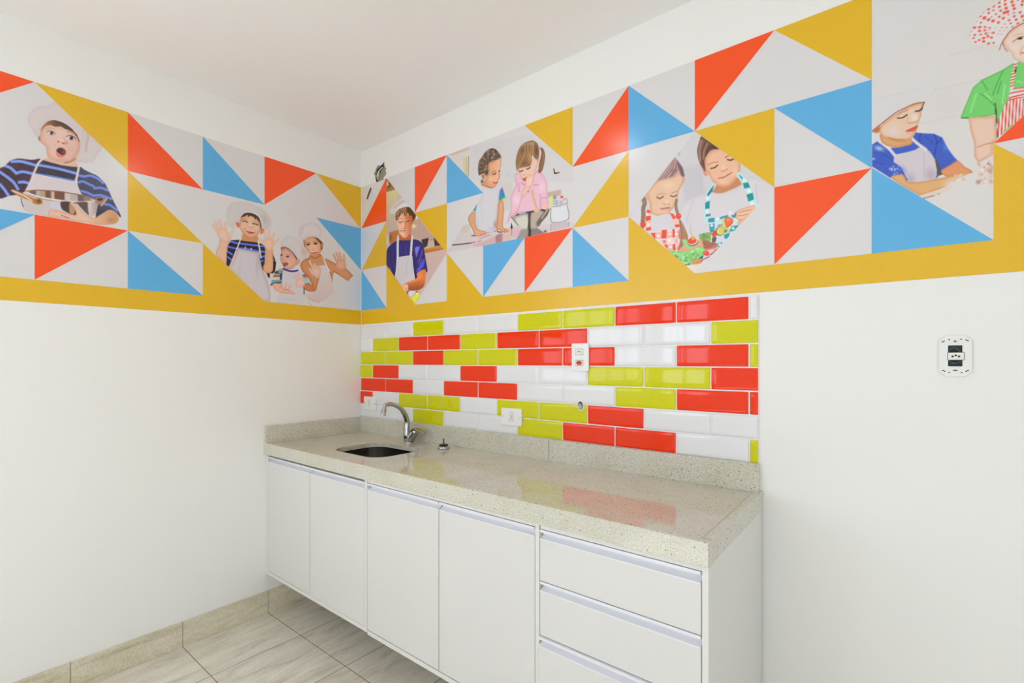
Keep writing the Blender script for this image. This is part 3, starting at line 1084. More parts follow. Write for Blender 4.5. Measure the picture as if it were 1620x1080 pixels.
    a.lines([[(400, 248), (480, 262), (560, 250), (660, 285), (750, 355)], [(390, 345), (460, 332), (530, 365), (615, 402)], [(620, 428), (720, 425), (812, 460)], [(440, 470), (520, 492), (620, 540)], [(620, 535), (720, 530), (862, 580)], [(770, 655), (850, 672), (945, 745)]], (122, 150, 232), 33, clip=m3)
    a.blob(690, 780, 80, 80, (62, 62, 74), .7, clip=m3)
    # apron
    a.at(0, 0, 1)
    a.poly([(56.6, 275), (80, 281.5), (100, 285), (118, 286.8), (123, 294), (129, 308), (100, 306), (60, 304), (40, 302.5), (48, 290)], (223, 213, 213), smooth=False)
    a.at(0, 240, 8.31)
    a.line([(565, 90), (505, 150), (468, 230), (440, 290), (400, 400), (345, 512)], (229, 219, 210), 27)
    a.at(80, 250, 9)
    a.line([(402, 125), (388, 200), (368, 290), (356, 332)], (230, 221, 214), 31)
    # pot
    a.at(0, 0, 1)
    a.poly([(34, 316), (42, 303), (60, 306), (110, 306), (152, 317), (154, 326), (151, 337), (144, 345), (130, 352), (100, 350), (70, 344), (52, 340), (38, 332)], (214, 205, 200), smooth=True)
    rim_up = [(42, 302.5), (58, 300.8), (84, 302), (100, 303.5), (104, 304.5), (129, 308.8), (147, 313.5), (152.5, 317)]
    rim_lo = [(44, 305.5), (60, 311), (78, 314.6), (102, 318), (124, 319.4), (142, 319), (152.8, 318)]
    ri = a.poly(rim_up + rim_lo[::-1], (196, 182, 176), smooth=False)
    for x, y, w, c in ((52, 306, 10, (122, 102, 92)), (68, 308, 10, (196, 164, 128)), (76, 308, 9, (126, 96, 80)), (85, 309, 5, (232, 190, 140)), (94, 310, 16, (128, 88, 80)), (107, 311, 8, (214, 204, 200)), (116, 312, 7, (196, 184, 180)), (128, 314, 10, (120, 102, 96)), (138, 316, 10, (150, 136, 122))):
        a.line([(x, y - 9), (x, y + 9)], c, w, clip=ri, soft=2)
    a.line(rim_up, (150, 104, 88), 1.6)
    a.line(rim_lo, (236, 224, 214), 2.6)
    a.line([(p[0], p[1] + 2.2) for p in rim_lo], (150, 120, 108), 1.2, a=.7)
    a.at(80, 250, 9)
    a.poly([(0, 625), (140, 625), (165, 740), (60, 730), (0, 720)], (216, 211, 222), soft=3)
    a.poly([(145, 625), (290, 628), (362, 760), (352, 812), (260, 785), (160, 725)], (88, 72, 64), soft=2)
    a.poly([(268, 645), (300, 650), (350, 730), (330, 795), (270, 775)], (196, 158, 122), soft=2)
    a.poly([(330, 632), (530, 632), (545, 810), (430, 705), (380, 650)], (104, 86, 86), soft=2)
    a.poly([(535, 630), (650, 628), (652, 760), (590, 822), (545, 795)], (224, 214, 208), soft=2, grad=((545, 700), (660, 700), (190, 160, 150)))
    a.poly([(640, 570), (720, 553), (805, 580), (732, 684), (712, 668), (640, 640)], (176, 138, 122))
    a.poly([(655, 580), (730, 568), (745, 595), (690, 612)], (72, 56, 56))
    a.line([(720, 680), (800, 580)], (222, 190, 172), 16)
    # hand and forearm
    h = a.poly([(275, 640), (310, 630), (350, 665), (400, 710), (480, 790), (560, 835), (640, 848), (760, 775), (860, 742), (930, 775), (972, 850), (955, 910), (900, 940), (780, 952), (640, 945), (500, 915), (350, 892), (200, 860), (60, 845), (-30, 830), (-10, 735), (60, 727), (160, 762), (240, 792), (350, 812), (362, 770), (330, 700)], (238, 200, 172), grad=((500, 850), (950, 850), (212, 160, 112)), rim=((226, 170, 140), 30))
    a.line([(150, 812), (200, 832), (255, 852)], (190, 108, 88), 12)
    a.line([(40, 760), (150, 775), (230, 800)], (216, 160, 138), 10, a=.8)
    a.line([(0, 800), (120, 838), (220, 862)], (220, 168, 148), 8, a=.6)
    a.blob(860, 880, 60, 40, (196, 140, 96), .7, clip=h)
    a.at(0, 240, 8.31)
    a.poly([(150, 512), (190, 503), (330, 560), (440, 610), (545, 640), (552, 682), (470, 692), (370, 635), (240, 582)], (196, 134, 66))
    a.line([(158, 510), (240, 545), (340, 590), (420, 650)], (236, 200, 178), 22)
    a.blob(512, 645, 34, 34, (96, 72, 40), .9)
    a.line([(275, 615), (285, 670), (308, 725)], (92, 92, 140), 12)
    return a.build('printed_photo', [LP(5, 0), LP(4, 1), LP(4, 2), LP(6.1, 2), LP(6.1, 1)], MURAL_LEFT, 'photo of a surprised boy in chef hat and blue striped shirt holding a steel pot')


def hand(a, palm, fingers, col, w, line=(205, 140, 115)):
    a.poly(palm, col, rim=(tuple(int(c * .9) for c in col), 25))
    for f in fingers:
        a.line(f, tuple(int(c * .88) for c in col), w + 5)
    for f in fingers:
        a.line(f, col, w)
    cx, cy = np.mean(np.array(palm, float), 0)
    a.blob(cx, cy, 40, 40, tuple(min(255, int(c * 1.05)) for c in col), .6)


def picture_waving_trio():
    a = Art('left', -.003, left_col(3), ROW[3], ROW[1], (215, 209, 206), .0023)
    a.at(330, 310, 9)
    a.poly([(255, 230), (300, 120), (380, 85), (480, 80), (620, 110), (760, 180), (850, 260), (890, 360), (880, 440), (800, 480), (770, 460), (755, 370), (720, 300), (650, 255), (570, 235), (500, 245), (455, 290), (430, 370), (390, 375), (380, 460), (320, 450), (265, 380)], (208, 200, 196), soft=3, rim=((202, 194, 190), 60))
    a.blob(800, 340, 50, 110, (188, 174, 162), .6, -20)
    a.line([(455, 290), (500, 240), (570, 228), (660, 250), (730, 310), (765, 400)], (222, 216, 214), 18)
    a.poly([(490, 530), (600, 590), (690, 560), (705, 655), (640, 662), (500, 645), (465, 628)], (212, 146, 98))
    sh = a.poly([(318, 630), (430, 622), (500, 640), (640, 655), (720, 668), (790, 700), (805, 760), (800, 900), (785, 1060), (740, 1030), (720, 800), (420, 745), (380, 820), (330, 940), (290, 1010), (250, 980), (258, 800), (275, 700)], (34, 28, 34), smooth=False)
    a.lines([[(305, 645), (400, 670), (560, 690), (785, 716)], [(268, 715), (330, 735), (420, 752)], [(415, 742), (550, 755), (700, 785), (805, 796)], [(262, 785), (335, 832)], [(275, 868), (322, 908)], [(750, 870), (805, 850)], [(745, 930), (770, 920)]], (98, 128, 236), 25, clip=sh)
    a.at(350, 380, 9.82)
    s2 = a.poly([(790, 190), (825, 270), (852, 350), (835, 480), (800, 515), (752, 512), (755, 565), (735, 592), (705, 520), (720, 430), (780, 300)], (34, 30, 38), smooth=False)
    a.line([(800, 310), (845, 315)], (88, 104, 200), 24, clip=s2)
    a.at(0, 0, 1)
    ap = a.poly([(376.7, 392.5), (392, 395.5), (409, 399.5), (411, 410), (415.2, 425.8), (423.3, 444), (427.6, 462), (427.6, 477), (414, 476.5), (385, 450), (362, 425), (370, 408)], (208, 198, 201), smooth=False, rim=((188, 168, 170), 6))
    a.blob(380, 420, 3, 22, (196, 182, 186), .5, 10, clip=ap)
    a.blob(407, 420, 3, 20, (184, 170, 178), .6, clip=ap)
    a.at(330, 310, 9)
    a.lines([[(520, 748), (525, 728)], [(600, 760), (610, 745)]], (226, 190, 196), 18)
    a.line([(452, 620), (422, 700), (370, 830), (300, 1005)], (226, 206, 192), 17)
    a.line([(706, 645), (722, 740), (745, 880)], (226, 214, 206), 20)
    a.poly([(385, 385), (415, 372), (440, 400), (440, 445), (415, 448)], (216, 118, 72))
    a.poly([(752, 465), (790, 478), (778, 522), (735, 545)], (222, 122, 78))
    f = a.poly([(436, 390), (445, 340), (470, 300), (530, 265), (640, 275), (715, 335), (745, 420), (742, 490), (705, 545), (655, 590), (600, 603), (545, 580), (490, 535), (452, 470)], (226, 184, 154), rim=((204, 142, 102), 60))
    a.poly([(452, 310), (500, 250), (570, 236), (650, 256), (715, 305), (748, 400), (752, 480), (735, 440), (725, 370), (695, 345), (685, 315), (665, 335), (640, 300), (590, 280), (562, 300), (552, 264), (520, 288), (480, 300)], (84, 54, 38))
    a.line([(485, 358), (520, 356), (553, 375)], (70, 46, 44), 14)
    a.line([(625, 393), (665, 398), (703, 412)], (70, 46, 44), 15)
    a.line([(480, 335), (520, 325), (560, 335)], (176, 122, 90), 9, a=.8)
    a.line([(630, 365), (680, 368), (710, 385)], (176, 122, 90), 9, a=.8)
    a.blob(600, 420, 30, 28, (238, 200, 172), .8)
    a.line([(570, 438), (600, 448), (630, 442)], (196, 128, 98), 9, a=.8)
    mo = a.poly([(516, 466), (590, 486), (662, 498), (640, 532), (585, 536), (545, 512)], (196, 78, 68))
    a.line([(528, 476), (590, 496), (650, 503)], (238, 226, 220), 15, clip=mo)
    a.line([(505, 460), (516, 468), (530, 474)], (170, 96, 74), 8, a=.8)
    a.line([(560, 545), (600, 552), (635, 545)], (206, 146, 116), 8, a=.7)
    a.line([(500, 470), (490, 440), (510, 420)], (214, 160, 126), 8, a=.6)
    a.line([(668, 500), (680, 470), (672, 445)], (208, 150, 116), 8, a=.6)
    a.blob(480, 440, 40, 40, (236, 200, 176), .6, clip=f)
    a.blob(690, 460, 35, 40, (234, 196, 170), .6, clip=f)
    skin = (230, 190, 166)
    a.poly([(165, 600), (290, 600), (285, 670), (262, 760), (250, 970), (190, 930), (100, 820), (150, 700)], (228, 184, 156), rim=((212, 150, 112), 26))
    hand(a, [(105, 480), (140, 450), (200, 450), (262, 495), (290, 560), (320, 560), (310, 620), (250, 655), (160, 610), (120, 530)], [[(112, 500), (62, 412)], [(145, 475), (95, 372)], [(195, 465), (156, 346)], [(252, 510), (236, 386)], [(285, 600), (345, 492)]], skin, 27)
    a.at(350, 380, 9.82)
    a.poly([(685, 120), (790, 130), (806, 300), (800, 470), (742, 512), (675, 495), (648, 420), (690, 300)], (226, 174, 128), rim=((212, 140, 90), 30))
    a.at(330, 310, 9)
    hand(a, [(770, 640), (830, 595), (900, 600), (932, 660), (905, 760), (860, 780), (800, 725)], [[(790, 690), (716, 602)], [(822, 625), (796, 512)], [(866, 612), (858, 497)], [(905, 635), (931, 537)], [(915, 695), (995, 615)]], (232, 190, 162), 24)
    # toddler
    a.at(420, 370, 9)
    a.poly([(215, 120), (260, 60), (330, 30), (420, 50), (500, 120), (560, 200), (600, 270), (590, 340), (520, 362), (480, 382), (450, 362), (420, 310), (370, 250), (310, 205), (240, 185), (220, 190), (205, 150)], (214, 205, 203), soft=2.5, rim=((206, 196, 192), 50))
    a.blob(540, 250, 30, 60, (204, 172, 158), .7, -20)
    a.poly([(248, 505), (330, 540), (450, 530), (530, 590), (545, 770), (552, 960), (470, 1005), (165, 985), (190, 850), (230, 700), (225, 600)], (211, 203, 204), soft=1.5)
    a.line([(190, 930), (330, 930), (460, 940)], (202, 194, 204), 20, a=.7)
    sl = a.poly([(128, 545), (205, 490), (255, 492), (230, 700), (105, 748), (66, 740), (98, 630)], (160, 184, 176), smooth=False)
    a.lines([[(120, 540), (200, 548)]], (58, 68, 112), 40, clip=sl)
    a.lines([[(185, 500), (240, 500)]], (206, 160, 150), 26, clip=sl)
    a.lines([[(200, 540), (240, 540)]], (128, 160, 122), 46, clip=sl)
    a.lines([[(105, 598), (205, 598)]], (196, 98, 54), 32, clip=sl)
    a.lines([[(95, 636), (225, 632)]], (206, 216, 206), 34, clip=sl)
    a.lines([[(80, 672), (225, 668)]], (122, 164, 158), 34, clip=sl)
    a.lines([[(60, 732), (110, 702), (225, 690)]], (42, 56, 104), 18, clip=sl)
    a.lines([[(222, 575), (218, 640)]], (48, 44, 140), 30, clip=sl)
    f = a.poly([(222, 215), (260, 198), (320, 222), (380, 285), (430, 340), (448, 400), (422, 450), (385, 492), (310, 505), (262, 485), (240, 430), (215, 385), (208, 330), (220, 280)], (222, 172, 152), rim=((206, 142, 118), 40))
    a.poly([(438, 375), (475, 358), (492, 390), (452, 448), (425, 432)], (220, 160, 132))
    a.line([(220, 205), (245, 190), (310, 203), (380, 262), (430, 328), (446, 362)], (104, 56, 50), 13)
    a.blob(245, 215, 26, 22, (184, 104, 84), .8)
    a.blob(226, 300, 13, 15, (66, 44, 48), 1, hard=True)
    a.blob(313, 322, 22, 12, (80, 58, 60), 1, hard=True)
    a.line([(285, 295), (320, 292), (350, 310)], (186, 128, 106), 9, a=.7)
    mo = a.poly([(234, 405), (280, 400), (324, 420), (300, 452), (262, 460)], (164, 60, 54))
    a.line([(240, 408), (285, 407)], (232, 216, 210), 9, clip=mo)
    a.blob(285, 440, 20, 12, (206, 110, 100), .8, clip=mo)
    a.blob(350, 400, 36, 40, (232, 176, 158), .7, clip=f)
    a.line([(232, 345), (250, 365), (272, 362)], (196, 132, 112), 9, a=.8)
    a.line([(255, 496), (330, 525), (400, 531), (455, 520)], (58, 50, 152), 25)
    sk = (230, 184, 164)
    a.poly([(108, 705), (215, 708), (260, 765), (330, 790), (420, 840), (410, 862), (330, 852), (220, 838), (130, 792)], (228, 180, 154), rim=((210, 150, 122), 26))
    a.lines([[(235, 770), (230, 707)], [(282, 775), (296, 700)], [(318, 785), (356, 726)], [(340, 825), (408, 848)]], (224, 170, 152), 23)
    a.lines([[(200, 765), (215, 740)], [(260, 800), (330, 790)]], (190, 110, 96), 9, a=.7)
    sr = a.poly([(525, 580), (585, 572), (640, 690), (600, 722), (558, 712)], (176, 202, 192), smooth=False)
    a.line([(530, 585), (595, 580)], (40, 62, 140), 20, clip=sr)
    a.line([(530, 614), (605, 608)], (214, 112, 64), 24, clip=sr)
    a.line([(560, 716), (640, 702)], (40, 84, 160), 16, clip=sr)
    a.poly([(548, 715), (640, 712), (690, 760), (680, 818), (600, 812), (535, 765)], (206, 132, 84), rim=((184, 106, 60), 26))
    hand(a, [(430, 700), (455, 640), (500, 625), (545, 660), (562, 720), (505, 762), (440, 748)], [[(445, 650), (408, 612)], [(468, 638), (440, 577)], [(505, 632), (478, 586)], [(520, 740), (450, 742)]], (232, 190, 178), 21)
    a.line([(548, 775), (548, 855)], (50, 50, 84), 13)
    # girl
    a.at(460, 340, 7.2)
    a.poly([(90, 220), (95, 150), (150, 110), (240, 90), (320, 120), (350, 180), (345, 240), (330, 262), (352, 305), (300, 262), (230, 246), (170, 256), (140, 295), (120, 280), (95, 250)], (217, 207, 206), soft=2.5, rim=((206, 192, 190), 40))
    a.line([(138, 150), (118, 210)], (192, 172, 168), 12, a=.8)
    a.blob(155, 430, 40, 40, (206, 180, 166), .8)
    a.poly([(212, 455), (330, 435), (380, 515), (392, 575), (300, 585), (222, 560), (205, 495)], (210, 152, 106))
    a.line([(225, 470), (280, 492), (335, 460)], (166, 100, 62), 16, a=.7, soft=2)
    a.poly([(108, 560), (150, 510), (215, 488), (225, 560), (250, 590), (330, 600), (330, 700), (290, 850), (262, 878), (240, 790), (190, 700), (130, 640)], (208, 148, 102), rim=((182, 112, 66), 34))
    a.poly([(360, 488), (430, 508), (510, 555), (560, 610), (620, 598), (710, 690), (650, 752), (560, 692), (490, 650), (474, 700), (474, 778), (455, 700), (415, 590), (385, 540)], (212, 152, 108), smooth=False, rim=((184, 116, 70), 26))
    ap = a.poly([(285, 582), (405, 568), (440, 660), (470, 780), (500, 880), (400, 962), (310, 1012), (200, 965), (165, 900), (290, 862), (330, 690), (340, 610)], (221, 207, 203), smooth=False, grad=((330, 650), (330, 960), (214, 192, 188)))
    a.line([(375, 498), (400, 562), (440, 640)], (236, 226, 222), 14)
    a.line([(214, 520), (232, 580), (270, 600)], (232, 222, 220), 14)
    a.lines([[(180, 930), (260, 968), (330, 985)], [(190, 980), (240, 1030)]], (190, 174, 178), 9, a=.8)
    f = a.poly([(150, 300), (180, 262), (250, 248), (310, 272), (348, 330), (348, 400), (330, 435), (300, 462), (260, 472), (225, 455), (190, 405), (160, 360)], (223, 174, 138), rim=((202, 142, 100), 34))
    a.poly([(265, 252), (310, 268), (352, 305), (368, 335), (352, 402), (342, 380), (332, 322), (300, 285)], (112, 72, 48))
    a.line([(150, 290), (150, 320), (160, 360)], (150, 100, 64), 10)
    a.blob(352, 345, 12, 24, (206, 134, 86), 1, hard=True)
    a.blob(250, 370, 50, 40, (242, 208, 188), .7, clip=f)
    a.blob(197, 336, 21, 10, (62, 46, 48), 1, -8, hard=True)
    a.blob(281, 326, 21, 10, (62, 46, 48), 1, -5, hard=True)
    a.line([(168, 322), (195, 310), (222, 316)], (152, 98, 64), 7)
    a.line([(250, 308), (280, 300), (308, 308)], (152, 98, 64), 7)
    a.line([(240, 376), (256, 380), (270, 374)], (192, 126, 92), 7, a=.8)
    mo = a.poly([(206, 402), (260, 408), (314, 394), (294, 432), (245, 438)], (192, 80, 72))
    a.line([(214, 410), (262, 420), (306, 402)], (244, 234, 228), 13, clip=mo)
    a.line([(195, 395), (205, 402)], (178, 106, 80), 7, a=.8)
    a.line([(225, 450), (260, 456), (290, 446)], (198, 134, 102), 7, a=.6)
    a.blob(205, 375, 22, 22, (236, 178, 156), .6, clip=f)
    a.blob(312, 362, 18, 24, (230, 170, 146), .6, clip=f)
    hand(a, [(240, 592), (290, 575), (335, 600), (340, 660), (312, 722), (268, 702), (232, 655)], [[(245, 670), (214, 610)], [(262, 630), (234, 572)], [(290, 610), (268, 560)]], (230, 188, 168), 19)
    hand(a, [(512, 545), (540, 500), (600, 508), (626, 560), (622, 610), (560, 628), (515, 592)], [[(530, 545), (486, 450)], [(552, 518), (516, 430)], [(578, 512), (551, 430)], [(608, 525), (606, 455)]], (222, 168, 140), 17)
    return a.build('printed_photo', [LP(3, 1), LP(1, 1), LP(0, 2), LP(0, 3), LP(2, 3), LP(3, 2)], MURAL_LEFT, 'photo of three waving children in chef hats')


def picture_boy_navy_shirt():
    a = Art('back', back_col(1), back_col(3), ROW[3], ROW[0], (206, 198, 194), .0023)
    a.at(605, 275, 9.82)
    a.poly([(0, 0), (1100, 0), (1100, 2100), (0, 2100)], (194, 172, 152), smooth=False)
    a.poly([(50, 240), (240, 240), (240, 620), (200, 860), (50, 920)], (204, 188, 150), soft=8, grad=((60, 300), (60, 880), (188, 164, 146)))
    a.blob(150, 280, 60, 50, (206, 196, 104), .7)
    a.poly([(55, 85), (100, 90), (205, 240), (150, 262), (55, 285)], (106, 74, 44), smooth=False, grad=((80, 120), (120, 270), (168, 122, 74)))
    a.blob(84, 150, 17, 42, (232, 178, 96), 1, hard=True)
    a.line([(105, 130), (112, 180), (96, 210)], (50, 36, 24), 14)
    a.poly([(440, 640), (560, 680), (700, 860), (840, 1010), (720, 995), (560, 1015), (470, 970), (430, 850)], (186, 154, 138), soft=2)
    for k in range(6):
        a.line([(460 + 60 * k, 700), (450 + 62 * k, 1010)], (176, 140, 126), 8, a=.35)
        a.line([(440, 760 + 45 * k), (800, 720 + 45 * k)], (202, 172, 156), 8, a=.35)
    a.poly([(60, 1010), (105, 905), (110, 1090), (60, 1100)], (204, 188, 172), smooth=False)
    a.poly([(108, 912), (250, 868), (268, 1000), (150, 1090), (108, 1090)], (188, 114, 54), smooth=False, soft=2)
    a.blob(130, 990, 26, 60, (120, 70, 34), .7)
    a.poly([(108, 590), (160, 500), (240, 420), (315, 368), (355, 430), (420, 500), (300, 530), (200, 625)], (206, 192, 186), soft=2)
    a.poly([(225, 545), (300, 470), (362, 438), (425, 500), (400, 516), (290, 540), (215, 598)], (217, 208, 208), soft=1.5)
    a.line([(190, 520), (280, 450), (352, 430)], (178, 154, 150), 20, a=.7, soft=2)
    a.blob(525, 678, 24, 28, (232, 228, 224), .95)
    a.blob(488, 812, 36, 32, (228, 220, 160), .95)
    # lower half
    a.at(605, 375, 9.82)
    a.poly([(640, 250), (1010, 225), (870, 470), (700, 760), (650, 830), (690, 520)], (198, 168, 158), smooth=False)
    a.poly([(560, 830), (660, 780), (600, 900), (510, 1040), (440, 960)], (206, 174, 160), smooth=False)
    a.poly([(640, 188), (900, 128), (965, 190), (700, 242), (648, 246)], (206, 138, 54), smooth=False, grad=((780, 160), (790, 230), (164, 98, 36)))
    a.poly([(605, 40), (722, 8), (700, 135), (645, 172)], (62, 46, 42), smooth=False)
    a.poly([(798, 5), (850, 30), (905, 128), (815, 140)], (72, 46, 42), smooth=False)
    a.line([(720, 40), (800, 40)], (176, 128, 84), 14)
    a.poly([(720, 50), (800, 50), (805, 135), (700, 160)], (196, 168, 148), smooth=False)
    sh = a.poly([(72, 210), (120, 130), (220, 58), (340, 38), (440, 28), (560, 48), (620, 100), (650, 200), (680, 380), (702, 510), (682, 552), (660, 502), (540, 560), (548, 640), (512, 655), (480, 560), (300, 600), (195, 615), (120, 500), (66, 430)], (50, 40, 112), rim=((40, 30, 84), 30), tex=.12)
    a.poly([(508, 168), (582, 148), (552, 240), (530, 305)], (126, 116, 220), clip=sh, soft=2)
    a.poly([(535, 510), (600, 420), (655, 330), (640, 450), (550, 548)], (100, 92, 214), clip=sh, soft=3, a=.9)
    a.lines([[(560, 400), (600, 300), (620, 200)], [(580, 430), (620, 350)]], (120, 112, 220), 12, clip=sh, a=.8)
    a.lines([[(130, 200), (140, 400), (190, 580)], [(180, 120), (190, 400)], [(500, 330), (505, 500), (520, 630)]], (30, 24, 72), 16, clip=sh, a=.7)
    a.lines([[(290, 120), (300, 250)], [(370, 120), (360, 270)]], (66, 56, 140), 22, clip=sh, a=.6)
    ap = a.poly([(226, 322), (330, 302), (425, 284), (462, 300), (470, 420), (490, 580), (512, 665), (400, 705), (330, 745), (310, 775), (198, 615), (215, 480)], (202, 192, 193), smooth=False, rim=((188, 178, 178), 24))
    a.line([(400, 350), (375, 480), (370, 600)], (186, 172, 170), 18, a=.5, clip=ap)
    a.line([(248, -10), (240, 100), (240, 325)], (208, 203, 198), 33)
    a.line([(462, -10), (452, 150), (442, 300)], (208, 203, 198), 33)
    a.lines([[(228, 330), (220, 480), (203, 600)], [(462, 300), (474, 430), (500, 640)]], (226, 220, 216), 9)
    a.line([(260, 312), (340, 302), (410, 290)], (228, 222, 216), 9)
    ar = a.poly([(548, 570), (590, 522), (660, 500), (676, 560), (666, 680), (640, 772), (560, 822), (430, 828), (388, 800), (400, 765), (345, 802), (315, 768), (340, 730), (420, 690), (530, 642)], (224, 124, 62), grad=((520, 660), (540, 820), (150, 78, 44)))
    a.blob(600, 590, 30, 50, (240, 150, 84), .7, clip=ar)
    a.line([(420, 705), (520, 668), (590, 620)], (238, 154, 96), 22, a=.7, clip=ar)
    a.poly([(318, 765), (350, 735), (395, 730), (402, 790), (385, 850), (350, 835)], (236, 180, 146))
    a.line([(370, 790), (386, 850)], (222, 110, 50), 12)
    a.line([(384, 880), (395, 850), (415, 838)], (56, 40, 40), 16)
    a.poly([(400, 850), (440, 835), (520, 840), (470, 915), (425, 930)], (214, 206, 214), smooth=False)
    a.poly([(440, 940), (500, 880), (545, 855), (592, 905), (560, 960), (512, 1040), (465, 990)], (226, 216, 84), rim=((206, 186, 70), 30))
    a.blob(540, 880, 22, 16, (240, 236, 170), .9)
    a.line([(530, 852), (545, 845)], (70, 60, 30), 14)
    # head
    a.at(605, 275, 9.82)
    a.poly([(268, 940), (350, 990), (430, 910), (448, 1015), (360, 1032), (266, 1022)], (186, 98, 54))
    f = a.poly([(215, 720), (236, 660), (330, 630), (420, 630), (475, 640), (484, 720), (455, 800), (442, 900), (402, 962), (350, 994), (300, 965), (270, 902), (245, 822), (228, 765)], (236, 178, 146), grad=((300, 800), (470, 780), (196, 98, 52)))
    a.poly([(205, 660), (215, 600), (260, 548), (340, 518), (410, 513), (480, 570), (524, 630), (518, 680), (492, 722), (472, 745), (462, 665), (432, 640), (392, 605), (372, 662), (342, 640), (330, 600), (290, 640), (252, 682), (232, 725), (210, 712)], (108, 74, 42))
    hm = a.poly([(205, 660), (215, 600), (260, 548), (340, 518), (410, 513), (480, 570), (520, 630), (430, 640), (340, 630), (240, 700)], (108, 74, 42), a=0)
    a.lines([[(300, 535), (255, 600), (230, 690)], [(335, 525), (300, 590), (280, 650)], [(370, 525), (360, 590), (372, 650)], [(345, 530), (335, 600)], [(250, 560), (225, 640)]], (196, 150, 92), 13, a=.85)
    a.lines([[(400, 530), (410, 590), (430, 640)], [(430, 540), (470, 620), (490, 690)]], (62, 42, 28), 22, a=.8)
    a.line([(252, 745), (285, 757), (308, 738)], (88, 48, 36), 11)
    a.line([(372, 742), (400, 736), (424, 712)], (84, 44, 30), 11)
    a.line([(245, 712), (280, 692), (312, 696)], (160, 96, 62), 8, a=.8)
    a.line([(365, 692), (400, 672), (425, 676)], (130, 70, 42), 9, a=.8)
    a.line([(350, 740), (362, 800), (345, 852)], (182, 106, 66), 16, a=.6)
    a.blob(325, 800, 16, 40, (246, 200, 172), .7)
    a.line([(305, 850), (330, 858), (352, 848)], (176, 92, 62), 9, a=.8)
    a.line([(275, 878), (310, 888), (350, 880)], (156, 76, 58), 10)
    a.blob(318, 868, 16, 9, (240, 220, 206), .9)
    a.blob(310, 930, 30, 20, (244, 196, 166), .6)
    return a.build('printed_photo', [BP(1, 0), BP(3, 2), BP(2, 3), BP(1, 2)], MURAL_BACK, 'photo of a boy in navy shirt and white apron looking down')


